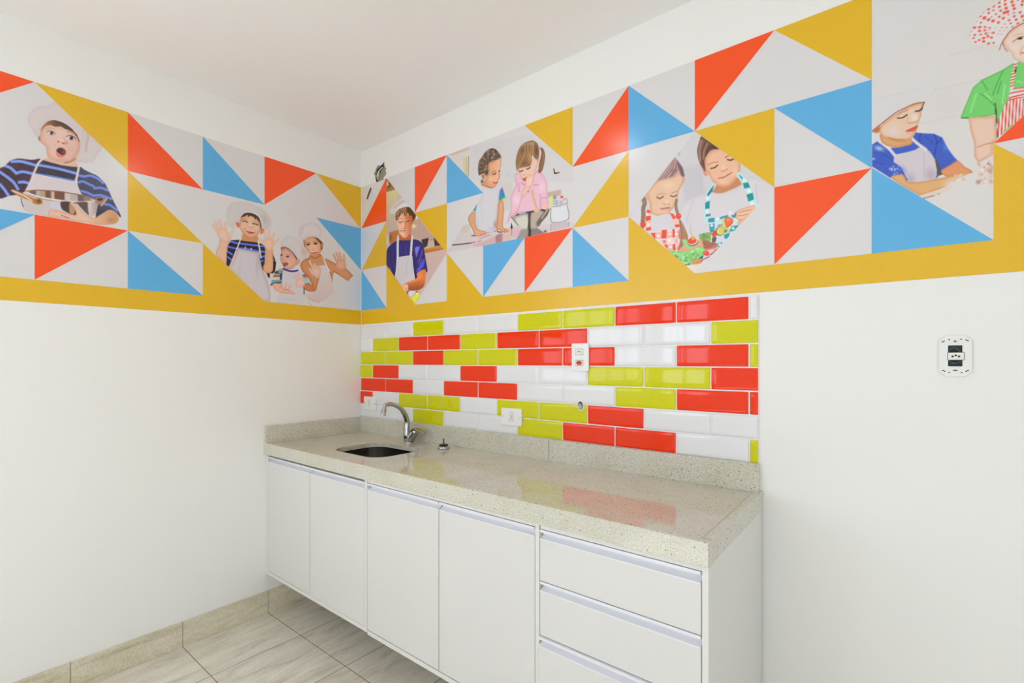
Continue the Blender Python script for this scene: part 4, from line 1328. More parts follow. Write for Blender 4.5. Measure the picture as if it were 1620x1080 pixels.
def picture_stirring_pair():
    a = Art('back', back_col(3), back_col(6.05), ROW[2], ROW[0], (211, 205, 205), .0021)
    a.at(700, 230, 9)
    a.poly([(60, 140), (390, 15), (390, 490), (560, 680), (60, 400)], (213, 203, 196), smooth=False, soft=3)
    a.poly([(90, 135), (388, 18), (388, 60), (150, 140)], (206, 178, 168), smooth=False, soft=2)
    a.lines([[(308, 180), (312, 420)]], (206, 190, 152), 20)
    a.lines([[(342, 165), (342, 440)]], (186, 176, 92), 14)
    a.lines([[(375, 160), (370, 440)]], (168, 146, 110), 13)
    a.poly([(395, 10), (1900, -300), (1900, 520), (1000, 520), (700, 540), (395, 480)], (207, 201, 202), smooth=False, soft=3)
    a.blob(930, 420, 40, 40, (198, 192, 204), .6)
    a.poly([(830, 540), (1000, 505), (1010, 900), (880, 940)], (206, 197, 190), smooth=False, soft=3)
    a.line([(480, 570), (520, 610)], (222, 206, 130), 24, a=.8)
    # table
    a.at(700, 290, 9)
    a.poly([(40, 1000), (180, 800), (250, 690), (420, 700), (620, 720), (760, 680), (900, 640), (1000, 600), (1200, 600), (1800, 560), (1960, 560), (1960, 700), (1080, 810), (560, 910)], (208, 194, 196), smooth=False, soft=1.5)
    a.poly([(300, 600), (390, 590), (385, 690), (250, 700)], (204, 192, 178), soft=3)
    a.poly([(430, 880), (560, 840), (780, 740), (770, 860), (600, 900)], (202, 154, 156), soft=3, a=.6)
    a.poly([(765, 745), (862, 715), (852, 845), (770, 855)], (158, 108, 106), soft=3, a=.75)
    a.poly([(860, 700), (980, 640), (985, 800), (860, 840)], (214, 176, 168), soft=3, a=.7)
    a.line([(145, 878), (300, 862), (410, 848)], (46, 38, 42), 15)
    a.line([(400, 848), (468, 836)], (178, 88, 98), 13)
    a.line([(505, 828), (555, 815)], (206, 120, 120), 12)
    a.line([(530, 790), (600, 760), (680, 735)], (126, 108, 108), 9, a=.8)
    a.line([(640, 706), (700, 690), (760, 678)], (90, 74, 80), 11)
    a.poly([(984, 560), (1002, 640), (974, 645)], (42, 36, 40), smooth=False)
    a.line([(988, 645), (990, 740)], (84, 70, 76), 11, a=.8)
    # boy
    sh = a.poly([(560, 30), (640, 50), (700, 65), (780, 25), (830, -20), (865, 60), (812, 110), (800, 260), (785, 400), (772, 560), (745, 680), (640, 705), (520, 685), (482, 560), (470, 420), (480, 330), (525, 250), (560, 160)], (209, 203, 208), soft=1.5, rim=((200, 193, 199), 60))
    a.blob(752, 590, 26, 60, (166, 128, 156), .8, clip=sh)
    a.blob(700, 640, 60, 40, (192, 176, 192), .5, clip=sh)
    a.line([(580, 200), (560, 350), (570, 560)], (200, 194, 200), 26, a=.5, clip=sh)
    sl = a.poly([(852, 50), (872, 110), (902, 205), (800, 268), (806, 180), (818, 105)], (126, 104, 196), smooth=False, grad=((850, 90), (860, 190), (22, 152, 178)))
    a.line([(800, 265), (902, 200)], (216, 182, 56), 17)
    a.poly([(492, 290), (478, 395), (428, 405), (460, 345)], (74, 158, 176), smooth=False)
    a.line([(428, 408), (474, 402)], (216, 196, 100), 15)
    sk = (212, 154, 116)
    r1 = a.poly([(800, 275), (860, 248), (876, 380), (862, 615), (930, 655), (942, 682), (880, 700), (805, 655), (780, 692), (768, 625), (785, 400)], sk, grad=((780, 450), (870, 450), (222, 164, 126)), rim=((178, 110, 74), 22))
    l1 = a.poly([(368, 495), (415, 418), (468, 418), (470, 530), (502, 650), (620, 688), (632, 715), (560, 746), (470, 752), (440, 680), (388, 580)], sk, grad=((380, 550), (480, 550), (220, 164, 130)), rim=((186, 120, 84), 20))
    a.lines([[(545, 720), (570, 740)], [(590, 712), (610, 728)], [(830, 660), (860, 690)], [(880, 655), (905, 690)]], (170, 92, 72), 9, a=.8)
    a.line([(420, 745), (460, 745)], (80, 70, 76), 13)
    a.line([(790, 690), (840, 695)], (60, 40, 42), 13)
    a.at(700, 230, 9)
    hm = a.poly([(520, 230), (560, 170), (620, 85), (700, 42), (765, 60), (835, 150), (832, 190), (790, 195), (740, 225), (672, 245), (655, 300), (662, 380), (632, 445), (600, 400), (550, 415), (520, 425), (508, 340)], (104, 84, 72))
    a.poly([(655, 250), (720, 228), (832, 178), (830, 300), (818, 380), (824, 440), (792, 500), (778, 550), (735, 598), (690, 606), (620, 582), (555, 562), (558, 520), (612, 500), (630, 440), (658, 380)], (212, 150, 108), grad=((640, 400), (800, 420), (232, 182, 152)), rim=((190, 124, 84), 24))
    a.speckle(hm, 510, 50, 830, 430, [(60, 46, 42), (78, 60, 54), (170, 146, 124), (196, 170, 142), (140, 110, 88)], 150, 9, 16, seed=4)
    a.poly([(548, 425), (580, 395), (612, 420), (606, 482), (580, 492)], (208, 150, 116))
    a.blob(582, 440, 16, 26, (150, 86, 62), .8)
    a.blob(565, 510, 18, 22, (64, 48, 82), .95)
    a.line([(715, 408), (742, 412), (762, 392)], (66, 42, 40), 14)
    a.line([(805, 372), (818, 362)], (66, 42, 40), 13)
    a.line([(708, 385), (735, 368), (765, 362)], (128, 80, 56), 9, a=.8)
    a.line([(728, 530), (760, 536), (785, 524)], (202, 92, 88), 22)
    a.line([(790, 470), (808, 470)], (168, 96, 66), 10, a=.7)
    a.blob(690, 480, 50, 44, (234, 184, 156), .7)
    a.blob(740, 300, 60, 40, (226, 168, 132), .6)
    a.line([(790, 400), (808, 450), (800, 470)], (196, 128, 96), 9, a=.6)
    a.line([(700, 560), (740, 575)], (196, 124, 92), 10, a=.6)
    a.line([(560, 560), (640, 590), (710, 604)], (120, 70, 48), 9)
    a.poly([(552, 535), (600, 575), (640, 590), (580, 580)], (206, 156, 96), soft=2)
    # girl
    a.at(795, 280, 9)
    P = (227, 184, 198)
    hd = a.poly([(175, -30), (250, -70), (290, 10), (420, -10), (490, -90), (540, -78), (600, 0), (640, 95), (642, 200), (652, 330), (655, 420), (545, 462), (440, 490), (215, 520), (140, 545), (100, 620), (60, 660), (120, 440), (115, 310), (150, 200), (190, 110)], P, rim=((216, 158, 178), 40))
    a.lines([[(230, 90), (240, 210)], [(290, 250), (230, 440), (190, 520)], [(540, 240), (545, 330), (540, 440)], [(560, 300), (640, 290)]], (212, 140, 166), 18, a=.7, clip=hd)
    a.blob(560, 150, 60, 90, (238, 206, 214), .6, clip=hd)
    a.blob(200, 330, 60, 80, (240, 208, 216), .7, clip=hd)
    a.lines([[(270, 80), (300, 105), (330, 100)], [(440, 120), (480, 110), (520, 120)]], (222, 110, 150), 13, a=.8)
    a.blob(370, 205, 14, 14, (206, 90, 120), .9)
    ar = a.poly([(330, 60), (350, 0), (400, -32), (442, 0), (442, 50), (402, 140), (345, 220), (300, 292), (275, 220), (320, 140)], (233, 192, 176), rim=((214, 154, 136), 26))
    a.line([(410, 90), (440, 50)], (196, 106, 80), 14, a=.8)
    # bowl
    bw = a.poly([(112, 560), (180, 530), (300, 500), (440, 478), (560, 456), (650, 446), (684, 456), (642, 545), (562, 640), (520, 712), (400, 742), (290, 738), (220, 692), (160, 622)], (168, 156, 146), smooth=False)
    a.poly([(190, 590), (350, 545), (375, 720), (290, 738), (225, 690)], (208, 202, 192), clip=bw, soft=4)
    a.line([(388, 520), (390, 620), (380, 745)], (72, 62, 58), 44, clip=bw, soft=2)
    a.poly([(410, 530), (560, 500), (500, 700), (410, 735)], (186, 166, 152), clip=bw, soft=4)
    a.poly([(490, 640), (600, 500), (660, 455), (650, 540), (545, 665), (500, 700)], (108, 94, 90), clip=bw, soft=4)
    a.line([(640, 470), (560, 590)], (206, 190, 180), 16, clip=bw, a=.8)
    a.line([(560, 465), (600, 480)], (60, 50, 48), 30, clip=bw)
    a.line([(130, 580), (220, 690)], (110, 94, 88), 22, clip=bw, a=.8)
    a.line([(195, 540), (300, 515), (445, 490)], (62, 62, 74), 24)
    a.line([(240, 525), (330, 508)], (196, 196, 216), 15)
    a.line([(110, 560), (150, 542), (200, 530)], (218, 174, 172), 15)
    a.blob(485, 478, 36, 24, (226, 184, 118), 1, hard=True)
    a.line([(412, 190), (440, 320), (480, 455)], (222, 180, 150), 30)
    a.line([(430, 190), (458, 320), (492, 440)], (190, 132, 104), 7, a=.8)
    a.poly([(545, 440), (600, 380), (660, 398), (672, 430), (600, 462)], (236, 182, 174))
    # reflections
    a.poly([(205, 880), (260, 755), (500, 722), (560, 742), (612, 805), (320, 866)], (138, 122, 120), smooth=False, soft=3)
    a.line([(388, 750), (385, 850)], (62, 52, 52), 40, soft=2)
    a.poly([(240, 770), (360, 750), (350, 850), (240, 870)], (164, 150, 146), soft=4, a=.8)
    a.poly([(140, 740), (255, 725), (225, 850), (140, 850)], (214, 172, 184), soft=3, a=.8)
    a.line([(510, 720), (570, 760), (610, 800)], (226, 206, 200), 18)
    a.blob(610, 775, 22, 20, (70, 50, 54), .9)
    a.poly([(128, 655), (148, 720), (118, 738)], (42, 36, 40), smooth=False)
    # jar
    a.poly([(645, 220), (836, 175), (836, 262), (650, 290)], (192, 168, 152), smooth=False, soft=2)
    a.poly([(700, 430), (815, 415), (922, 395), (948, 520), (938, 602), (850, 640), (712, 646), (688, 580)], (216, 213, 216), rim=((196, 190, 196), 30))
    a.lines([[(690, 440), (686, 580), (712, 648), (850, 640), (940, 600)], [(918, 395), (948, 520), (940, 600)]], (128, 108, 114), 9, a=.85)
    a.poly([(705, 350), (915, 310), (930, 380), (705, 425)], (206, 200, 206), smooth=False)
    a.lines([[(710, 350), (800, 335)], [(720, 420), (770, 412), (765, 345)], [(780, 410), (835, 400), (835, 340)], [(850, 390), (925, 375)], [(860, 330), (910, 305), (930, 370)], [(700, 385), (830, 365)]], (120, 104, 112), 8, a=.8)
    a.poly([(684, 270), (722, 264), (716, 400), (684, 425)], (206, 226, 92), smooth=False, soft=1.5)
    a.line([(680, 480), (670, 540)], (214, 220, 120), 14, a=.8)
    a.blob(745, 290, 26, 30, (128, 108, 172), .95)
    a.blob(800, 300, 24, 18, (196, 196, 222), .9)
    a.blob(846, 285, 22, 18, (218, 72, 52), 1, hard=True)
    a.poly([(690, 665), (945, 630), (948, 700), (690, 780)], (198, 182, 186), smooth=False, soft=2)
    a.lines([[(690, 665), (690, 770)], [(945, 640), (946, 700)]], (130, 112, 116), 8, a=.7)
    # head of the girl
    a.at(795, 215, 9)
    a.poly([(530, 162), (580, 182), (606, 260), (602, 350), (572, 480), (530, 532), (508, 502), (530, 430), (512, 452), (540, 330), (556, 230)], (142, 98, 68), rim=((112, 74, 50), 22))
    a.lines([[(570, 220), (580, 340), (545, 480)], [(590, 260), (590, 360)]], (176, 132, 98), 9, a=.7)
    f = a.poly([(222, 470), (300, 440), (390, 420), (430, 330), (485, 330), (505, 380), (475, 500), (442, 600), (400, 622), (330, 652), (280, 622), (248, 560)], (229, 188, 172), rim=((214, 158, 140), 30))
    a.blob(508, 345, 16, 30, (216, 160, 136), 1, hard=True)
    hm = a.poly([(202, 492), (188, 380), (205, 270), (250, 160), (330, 90), (430, 64), (492, 100), (522, 170), (524, 280), (504, 335), (455, 312), (425, 275), (412, 380), (385, 432), (300, 447), (235, 462), (212, 492)], (152, 112, 78))
    a.strands(hm, (300, 110), (470, 90), (210, 450), (390, 400), [(112, 80, 54), (190, 150, 110), (130, 94, 64), (206, 166, 124)], 34, 11, seed=2, bend=.12, a=.6)
    a.blob(485, 210, 34, 90, (98, 70, 48), .8, clip=hm)
    a.blob(290, 210, 30, 60, (104, 76, 52), .6, 20, clip=hm)
    a.blob(330, 390, 60, 40, (112, 80, 50), .6, clip=hm)
    a.blob(390, 300, 24, 70, (204, 158, 104), .6, -10, clip=hm)
    a.blob(400, 110, 60, 20, (190, 156, 120), .7, -5, clip=hm)
    a.line([(520, 170), (545, 160)], (206, 150, 180), 20)
    a.line([(240, 500), (265, 506), (292, 490)], (78, 52, 50), 15)
    a.line([(343, 472), (370, 467), (394, 448)], (78, 52, 50), 15)
    a.line([(290, 555), (312, 562), (335, 550)], (206, 148, 130), 9, a=.8)
    a.poly([(280, 612), (320, 598), (358, 578), (335, 642), (310, 640)], (190, 82, 72), soft=1.5)
    a.blob(270, 560, 26, 24, (236, 172, 160), .6)
    a.poly([(330, 640), (350, 580), (398, 548), (442, 582), (442, 632), (400, 720), (330, 720)], (233, 194, 178), rim=((216, 160, 140), 20))
    a.line([(375, 600), (390, 570), (415, 580)], (214, 160, 142), 8, a=.8)
    a.line([(732, 470), (742, 535), (808, 522)], (58, 40, 46), 15, smooth=False)
    a.line([(745, 520), (770, 535)], (80, 60, 62), 20)
    a.blob(722, 262, 10, 10, (206, 196, 140), .9)
    return a.build('printed_photo', [BP(3, 0), BP(5, 0), BP(6, 1), BP(6.05, 2), BP(3, 2)], MURAL_BACK, 'photo of a curly-haired boy and a girl in pink stirring a bowl')


def picture_skewer_pair():
    a = Art('back', back_col(7), back_col(9), ROW[3], ROW[1], (214, 210, 210), .0020)
    a.at(1000, 230, 9.82)
    a.poly([(-100, 1000), (980, -260), (2300, 650), (1000, 2000)], (208, 203, 206), smooth=False)
    a.poly([(760, -60), (1000, -260), (1080, 300), (800, 360), (700, 140)], (208, 203, 206), smooth=False, soft=4)
    a.poly([(800, 360), (1080, 300), (1180, 1000), (820, 960), (790, 600)], (200, 194, 200), smooth=False, soft=6)
    a.blob(730, 130, 22, 40, (178, 174, 180), .8, 20)
    a.lines([[(740, 340), (1060, 290)], [(1060, 300), (1080, 900)]], (192, 187, 192), 14, a=.5)
    a.poly([(0, 960), (120, 860), (230, 860), (260, 1200), (0, 1300)], (208, 203, 212), soft=4)
    # boy
    a.at(1090, 200, 8.31)
    sh = a.poly([(-180, 1800), (-120, 1100), (30, 950), (200, 890), (300, 860), (450, 872), (600, 815), (690, 750), (800, 660), (1000, 710), (1200, 820), (1000, 1300), (300, 1900)], (213, 207, 211), soft=2, rim=((204, 197, 203), 60))
    a.lines([[(60, 980), (-20, 1200), (-60, 1400)], [(250, 1100), (220, 1300)], [(880, 760), (900, 1000)]], (198, 190, 198), 30, a=.5, clip=sh)
    a.poly([(295, 850), (335, 765), (460, 800), (560, 760), (655, 655), (700, 750), (600, 812), (450, 872), (360, 877)], (200, 136, 98))
    a.poly([(172, 540), (228, 585), (248, 640), (218, 655), (190, 615)], (222, 154, 120))
    f = a.poly([(212, 430), (262, 340), (350, 295), (440, 290), (540, 350), (660, 450), (678, 520), (665, 620), (605, 710), (535, 780), (460, 797), (380, 782), (312, 724), (272, 655), (245, 600), (212, 585)], (232, 184, 154), rim=((214, 150, 112), 60))
    hm = a.poly([(170, 125), (290, 200), (400, 295), (330, 302), (270, 332), (222, 400), (207, 460), (218, 595), (188, 560), (150, 500), (125, 430), (108, 320), (130, 220)], (116, 84, 70))
    a.strands(hm, (150, 170), (330, 270), (140, 480), (240, 370), [(84, 58, 50), (160, 124, 102), (182, 142, 118), (98, 70, 60)], 26, 12, seed=6, bend=-.08, a=.7)
    a.blob(340, 280, 50, 26, (72, 48, 46), .8, 30, clip=hm)
    a.line([(288, 552), (338, 542), (378, 508)], (66, 42, 44), 15)
    a.line([(508, 436), (550, 444), (594, 424)], (62, 40, 44), 18)
    a.line([(248, 508), (310, 476), (382, 466)], (178, 120, 82), 11, a=.85)
    a.line([(475, 412), (520, 384), (560, 380)], (172, 112, 78), 15, a=.85)
    a.blob(455, 540, 34, 40, (242, 202, 176), .7)
    a.line([(425, 588), (465, 584), (508, 558)], (190, 122, 92), 11, a=.9)
    a.line([(388, 682), (450, 670), (510, 640), (572, 600)], (150, 72, 62), 11)
    a.blob(600, 600, 50, 60, (240, 190, 168), .7, clip=f)
    a.blob(330, 660, 50, 50, (238, 184, 158), .6, clip=f)
    a.blob(450, 730, 50, 26, (240, 196, 168), .7, clip=f)
    TE, LT = (24, 146, 152), (190, 222, 224)
    a.line([(332, 772), (262, 880), (238, 1000), (226, 1100), (226, 1260)], LT, 52)
    a.poly([(332, 768), (310, 850), (250, 922), (240, 890), (290, 815)], (30, 128, 150), smooth=False)
    a.poly([(215, 1000), (275, 978), (272, 1078), (212, 1084)], TE, smooth=False)
    st = a.line([(662, 640), (705, 690), (765, 810), (830, 950), (878, 1060)], LT, 78)
    a.poly([(655, 628), (710, 672), (700, 700), (668, 660)], (40, 150, 180), smooth=False)
    a.poly([(708, 746), (780, 735), (806, 800), (728, 818)], TE, smooth=False)
    a.poly([(755, 897), (840, 870), (856, 960), (780, 988)], TE, smooth=False)
    for x, y in ((790, 848), (730, 710), (245, 945), (830, 1010)):
        a.blob(x, y, 22, 22, (232, 232, 236), .95, hard=True)
    a.at(1070, 300, 9)
    a.poly([(415, 190), (476, 168), (476, 262), (414, 274)], TE, smooth=False)
    a.poly([(418, 352), (490, 344), (486, 376), (420, 384)], TE, smooth=False)
    for x, y in ((440, 125), (445, 310)):
        a.blob(x, y, 22, 22, (230, 230, 236), .95, hard=True)
    bib = a.poly([(452, 402), (560, 400), (740, 358), (860, 345), (900, 480), (1000, 470), (760, 720), (590, 880), (560, 750), (470, 610)], (202, 220, 222), smooth=False)
    for q in ([(458, 410), (546, 398), (546, 462), (452, 466)], [(620, 392), (738, 356), (732, 388), (624, 426)], [(468, 492), (546, 482), (546, 604), (478, 604)], [(676, 645), (765, 608), (745, 690), (690, 702)], [(588, 765), (655, 742), (645, 800), (600, 828)], [(785, 522), (895, 500), (830, 582), (755, 604)], [(780, 365), (850, 350), (860, 400), (800, 400)]):
        a.poly(q, (36, 144, 160), smooth=False, a=.92)
    a.lines([[(470, 520), (545, 510)], [(470, 560), (545, 555)]], (120, 180, 196), 10, a=.8)
    for x, y in ((585, 420), (810, 550), (620, 780), (505, 510), (770, 330)):
        a.blob(x, y, 20, 20, (234, 234, 240), .9, hard=True)
    a.poly([(570, 680), (670, 650), (675, 730), (590, 745)], (214, 210, 220), smooth=False)
    # hand on the right
    hd = a.poly([(828, 350), (880, 292), (1000, 250), (1110, 225), (1110, 300), (1030, 372), (950, 450), (900, 500), (862, 475), (900, 440), (848, 405)], (234, 190, 160), rim=((212, 150, 116), 26))
    a.lines([[(850, 372), (930, 368), (1020, 350)], [(895, 325), (980, 302), (1070, 285)], [(890, 440), (950, 420)]], (192, 126, 98), 10, a=.9)
    a.line([(835, 375), (848, 335)], (90, 110, 112), 18)
    # skewer food
    a.poly([(655, 432), (700, 425), (722, 540), (765, 560), (742, 612), (690, 562), (648, 522)], (204, 206, 116))
    a.poly([(688, 420), (738, 383), (808, 428), (796, 488), (722, 542), (700, 482)], (234, 112, 72), rim=((214, 70, 40), 26))
    a.blob(740, 430, 30, 24, (244, 160, 120), .8)
    a.blob(700, 590, 22, 26, (50, 90, 100), .9)
    a.blob(622, 590, 62, 66, (40, 62, 62), 1, 15, hard=True)
    a.blob(628, 588, 54, 58, (216, 208, 116), 1, 15, hard=True)
    a.blob(642, 578, 30, 34, (226, 184, 76), .9)
    a.poly([(502, 642), (545, 578), (584, 640), (532, 674)], (232, 72, 42))
    a.poly([(505, 690), (570, 670), (560, 740), (515, 752)], (84, 100, 104), soft=1.5)
    a.line([(595, 512), (622, 505), (648, 505)], (130, 32, 70), 12)
    lt = a.poly([(328, 640), (400, 618), (510, 608), (492, 722), (400, 742), (338, 712)], (140, 172, 98))
    a.speckle(lt, 330, 615, 500, 740, [(108, 138, 76), (176, 204, 136), (90, 118, 66)], 26, 10, 22, seed=8, a=.7)
    a.line([(500, 650), (498, 740)], (226, 222, 214), 13)
    a.poly([(348, 785), (395, 722), (500, 745), (582, 765), (575, 825), (430, 862), (378, 832)], (170, 102, 78), grad=((430, 740), (450, 850), (196, 126, 98)))
    a.lines([[(380, 770), (460, 790), (540, 775)], [(400, 820), (500, 815)]], (122, 68, 54), 11, a=.7)
    # girl
    a.at(1000, 230, 9.82)
    a.poly([(-60, 1500), (20, 1050), (130, 900), (240, 1000), (700, 1000), (820, 1150), (900, 1500), (700, 1800), (200, 1600)], (214, 208, 213), soft=4)
    f = a.poly([(380, 560), (500, 515), (640, 480), (725, 425), (795, 480), (815, 530), (775, 620), (725, 720), (705, 830), (655, 950), (602, 1010), (580, 1065), (480, 1092), (380, 1092), (300, 1055), (280, 960), (268, 870), (225, 810), (200, 790), (250, 700)], (228, 188, 160), rim=((206, 152, 114), 50))
    a.blob(560, 620, 110, 70, (238, 206, 178), .7, clip=f)
    hm = a.poly([(662, 180), (720, 240), (790, 350), (820, 480), (795, 505), (760, 470), (725, 400), (690, 440), (640, 485), (500, 522), (385, 555), (240, 725), (160, 845), (90, 900), (100, 800), (560, 290)], (184, 146, 144), smooth=False)
    a.strands(hm, (640, 220), (700, 300), (400, 540), (640, 470), [(150, 112, 112), (206, 172, 166), (136, 102, 104)], 30, 12, seed=3, bend=.1, a=.6)
    a.poly([(695, 240), (790, 350), (818, 480), (772, 470), (735, 385)], (124, 94, 104), clip=hm, soft=2)
    a.blob(655, 400, 50, 34, (142, 112, 108), .8, -20, clip=hm)
    a.blob(800, 540, 20, 40, (214, 160, 112), .8)
    a.poly([(200, 800), (250, 735), (280, 780), (262, 850), (225, 850)], (218, 168, 144))
    a.line([(388, 803), (432, 826), (484, 792)], (80, 60, 62), 17)
    a.line([(598, 778), (642, 797), (694, 772)], (84, 62, 62), 15)
    a.line([(390, 768), (450, 750), (524, 756)], (188, 138, 106), 11, a=.85)
    a.line([(615, 745), (655, 725), (700, 715)], (176, 124, 96), 11, a=.85)
    a.blob(545, 870, 36, 36, (240, 208, 182), .8)
    a.line([(490, 905), (520, 918)], (184, 122, 98), 12, a=.9)
    a.line([(555, 918), (580, 905)], (184, 122, 98), 12, a=.9)
    a.line([(448, 986), (520, 976), (584, 968)], (158, 80, 76), 17)
    a.blob(430, 930, 60, 50, (236, 192, 164), .6, clip=f)
    a.line([(470, 1010), (560, 1000)], (206, 152, 124), 10, a=.7)
    for p in ([(180, 830), (198, 900), (176, 980), (178, 1080), (168, 1180), (165, 1260)], [(690, 850), (682, 930), (690, 990), (712, 1060), (712, 1110)]):
        w = 66 if p[0][0] < 300 else 44
        a.line(p, (150, 120, 94), w)
        for k in range(len(p) - 1):
            for t in (0, .5):
                x, y = p[k][0] + (p[k + 1][0] - p[k][0]) * t, p[k][1] + (p[k + 1][1] - p[k][1]) * t
                a.line([(x - w * .3, y + 26), (x + w * .25, y)], (98, 72, 58), 12, a=.8)
                a.line([(x - w * .2, y + 4), (x + w * .3, y + 26)], (200, 168, 132), 11, a=.8)
    a.at(1000, 320, 9.82)
    tl = a.poly([(730, 255), (800, 350), (862, 500), (866, 600), (800, 745), (715, 768), (740, 620), (752, 480)], (166, 120, 92))
    a.lines([[(760, 310), (810, 450), (790, 700)], [(790, 370), (840, 520), (800, 700)], [(750, 330), (775, 500), (740, 740)]], (204, 158, 122), 10, a=.7, clip=tl)
    a.lines([[(745, 300), (765, 480), (735, 700)]], (110, 74, 56), 12, a=.7, clip=tl)
    a.poly([(285, 190), (400, 207), (585, 178), (650, 300), (668, 425), (540, 435), (360, 455), (295, 455)], (213, 207, 212))
    R, PK = (230, 78, 48), (236, 156, 144)
    a.poly([(262, 90), (295, 150), (302, 430), (215, 445), (208, 250)], (236, 188, 180), smooth=False)
    for q in ([(214, 216), (292, 208), (292, 272), (212, 296)], [(218, 396), (297, 382), (297, 430), (218, 444)], [(240, 110), (290, 130), (285, 170), (225, 160)]):
        a.poly(q, R, smooth=False)
    a.blob(252, 342, 22, 24, (236, 230, 230), 1, hard=True)
    a.blob(245, 190, 16, 16, (236, 224, 224), .9, hard=True)
    a.poly([(585, 165), (645, 180), (740, 330), (748, 392), (668, 388), (630, 300)], (236, 190, 182), smooth=False)
    a.poly([(585, 165), (640, 178), (685, 240), (642, 266)], R, smooth=False)
    a.poly([(664, 350), (735, 338), (747, 382), (674, 388)], R, smooth=False)
    bib = a.poly([(285, 465), (470, 430), (640, 412), (742, 420), (748, 600), (712, 760), (560, 760), (430, 650), (350, 590)], (232, 208, 206), smooth=False)
    for q in ([(370, 470), (450, 465), (450, 560), (370, 565)], [(545, 460), (625, 455), (625, 545), (545, 550)], [(665, 455), (722, 450), (720, 540), (665, 540)], [(470, 590), (540, 580), (535, 650), (470, 640)], [(560, 660), (630, 655), (630, 735), (565, 740)], [(665, 570), (715, 565), (712, 640), (665, 640)]):
        a.poly(q, PK, smooth=False, clip=bib, a=.75)
    for q in ([(286, 478), (362, 470), (362, 590)], [(464, 430), (542, 424), (536, 560), (454, 562)], [(628, 414), (662, 412), (662, 548), (630, 548)], [(724, 430), (748, 430), (744, 570), (726, 560)], [(495, 662), (552, 650), (556, 735)], [(634, 650), (672, 648), (684, 750), (636, 745)], [(475, 600), (520, 590), (510, 630)], [(700, 720), (720, 640), (715, 760)]):
        a.poly(q, R, smooth=False, clip=bib)
    for x, y in ((410, 520), (585, 492), (690, 492), (600, 695), (585, 590)):
        a.blob(x, y, 22, 22, (238, 230, 230), 1, hard=True)
    for x, y in ((722, 215), (172, 342)):
        a.blob(x, y, 44, 46, (228, 78, 50), 1, hard=True)
        a.lines([[(x - 20, y - 25), (x, y), (x - 12, y + 28)], [(x + 6, y - 30), (x + 22, y + 10)]], (190, 50, 36), 10, a=.7)
        a.blob(x + 6, y - 12, 12, 12, (244, 140, 110), .8)
    # arm, lettuce and plate
    a.poly([(720, 770), (830, 640), (900, 660), (1000, 590), (1080, 600), (1100, 690), (900, 760)], (226, 164, 130))
    a.poly([(780, 580), (870, 590), (960, 690), (900, 730), (820, 680)], (156, 208, 136))
    a.poly([(820, 995), (960, 965), (1200, 900), (1200, 1100), (900, 1200)], (222, 211, 206), smooth=False)
    lt = a.poly([(545, 740), (700, 765), (860, 760), (1000, 712), (1080, 680), (1120, 720), (1100, 860), (960, 890), (930, 962), (830, 975), (760, 935), (690, 865)], (150, 214, 130), rim=((122, 190, 104), 26))
    a.speckle(lt, 560, 690, 1110, 970, [(118, 188, 100), (176, 230, 156), (98, 168, 86), (196, 236, 176)], 90, 10, 26, seed=5, a=.6)
    a.speckle(lt, 640, 800, 1080, 970, [(60, 92, 92), (70, 110, 80)], 12, 10, 24, seed=9, a=.7)
    a.blob(690, 840, 34, 18, (70, 88, 96), .8, 20)
    a.blob(1065, 860, 20, 26, (60, 88, 90), .8)
    a.poly([(930, 950), (975, 880), (1060, 885), (1090, 920), (1060, 950), (960, 968)], (214, 150, 92))
    a.speckle(None, 940, 885, 1080, 960, [(186, 104, 66), (232, 176, 104)], 16, 9, 18, seed=11, a=.7)
    a.line([(820, 975), (900, 962)], (120, 76, 60), 14)
    a.blob(945, 620, 84, 56, (48, 74, 62), 1, -15, hard=True)
    a.blob(942, 612, 80, 50, (228, 230, 204), 1, -15, hard=True)
    a.poly([(855, 610), (900, 560), (960, 530), (1002, 590), (985, 630), (910, 652)], (228, 78, 38))
    a.poly([(920, 560), (958, 525), (985, 565), (945, 590)], (238, 158, 50))
    a.line([(905, 340), (925, 520)], (214, 176, 140), 8)
    a.line([(890, 420), (935, 530)], (206, 170, 146), 6)
    a.at(1070, 300, 9)
    a.blob(428, 905, 48, 38, (226, 76, 52), 1, 20, hard=True)
    a.blob(415, 890, 16, 12, (246, 150, 120), .8)
    a.poly([(470, 880), (540, 850), (560, 900), (480, 930)], (222, 190, 184), soft=2)
    a.lines([[(360, 1010), (400, 985), (470, 955)], [(480, 930), (540, 890), (600, 830)]], (150, 46, 76), 14, a=.9)
    a.blob(560, 860, 26, 20, (222, 80, 60), .9)
    a.blob(395, 960, 22, 18, (226, 210, 206), .9)
    a.poly([(350, 970), (385, 930), (370, 985)], (50, 72, 74))
    return a.build('printed_photo', [BP(8, 1), BP(9, 2), BP(8, 3), BP(7, 2)], MURAL_BACK, 'photo of a girl in red checked apron and a boy in teal checked apron')


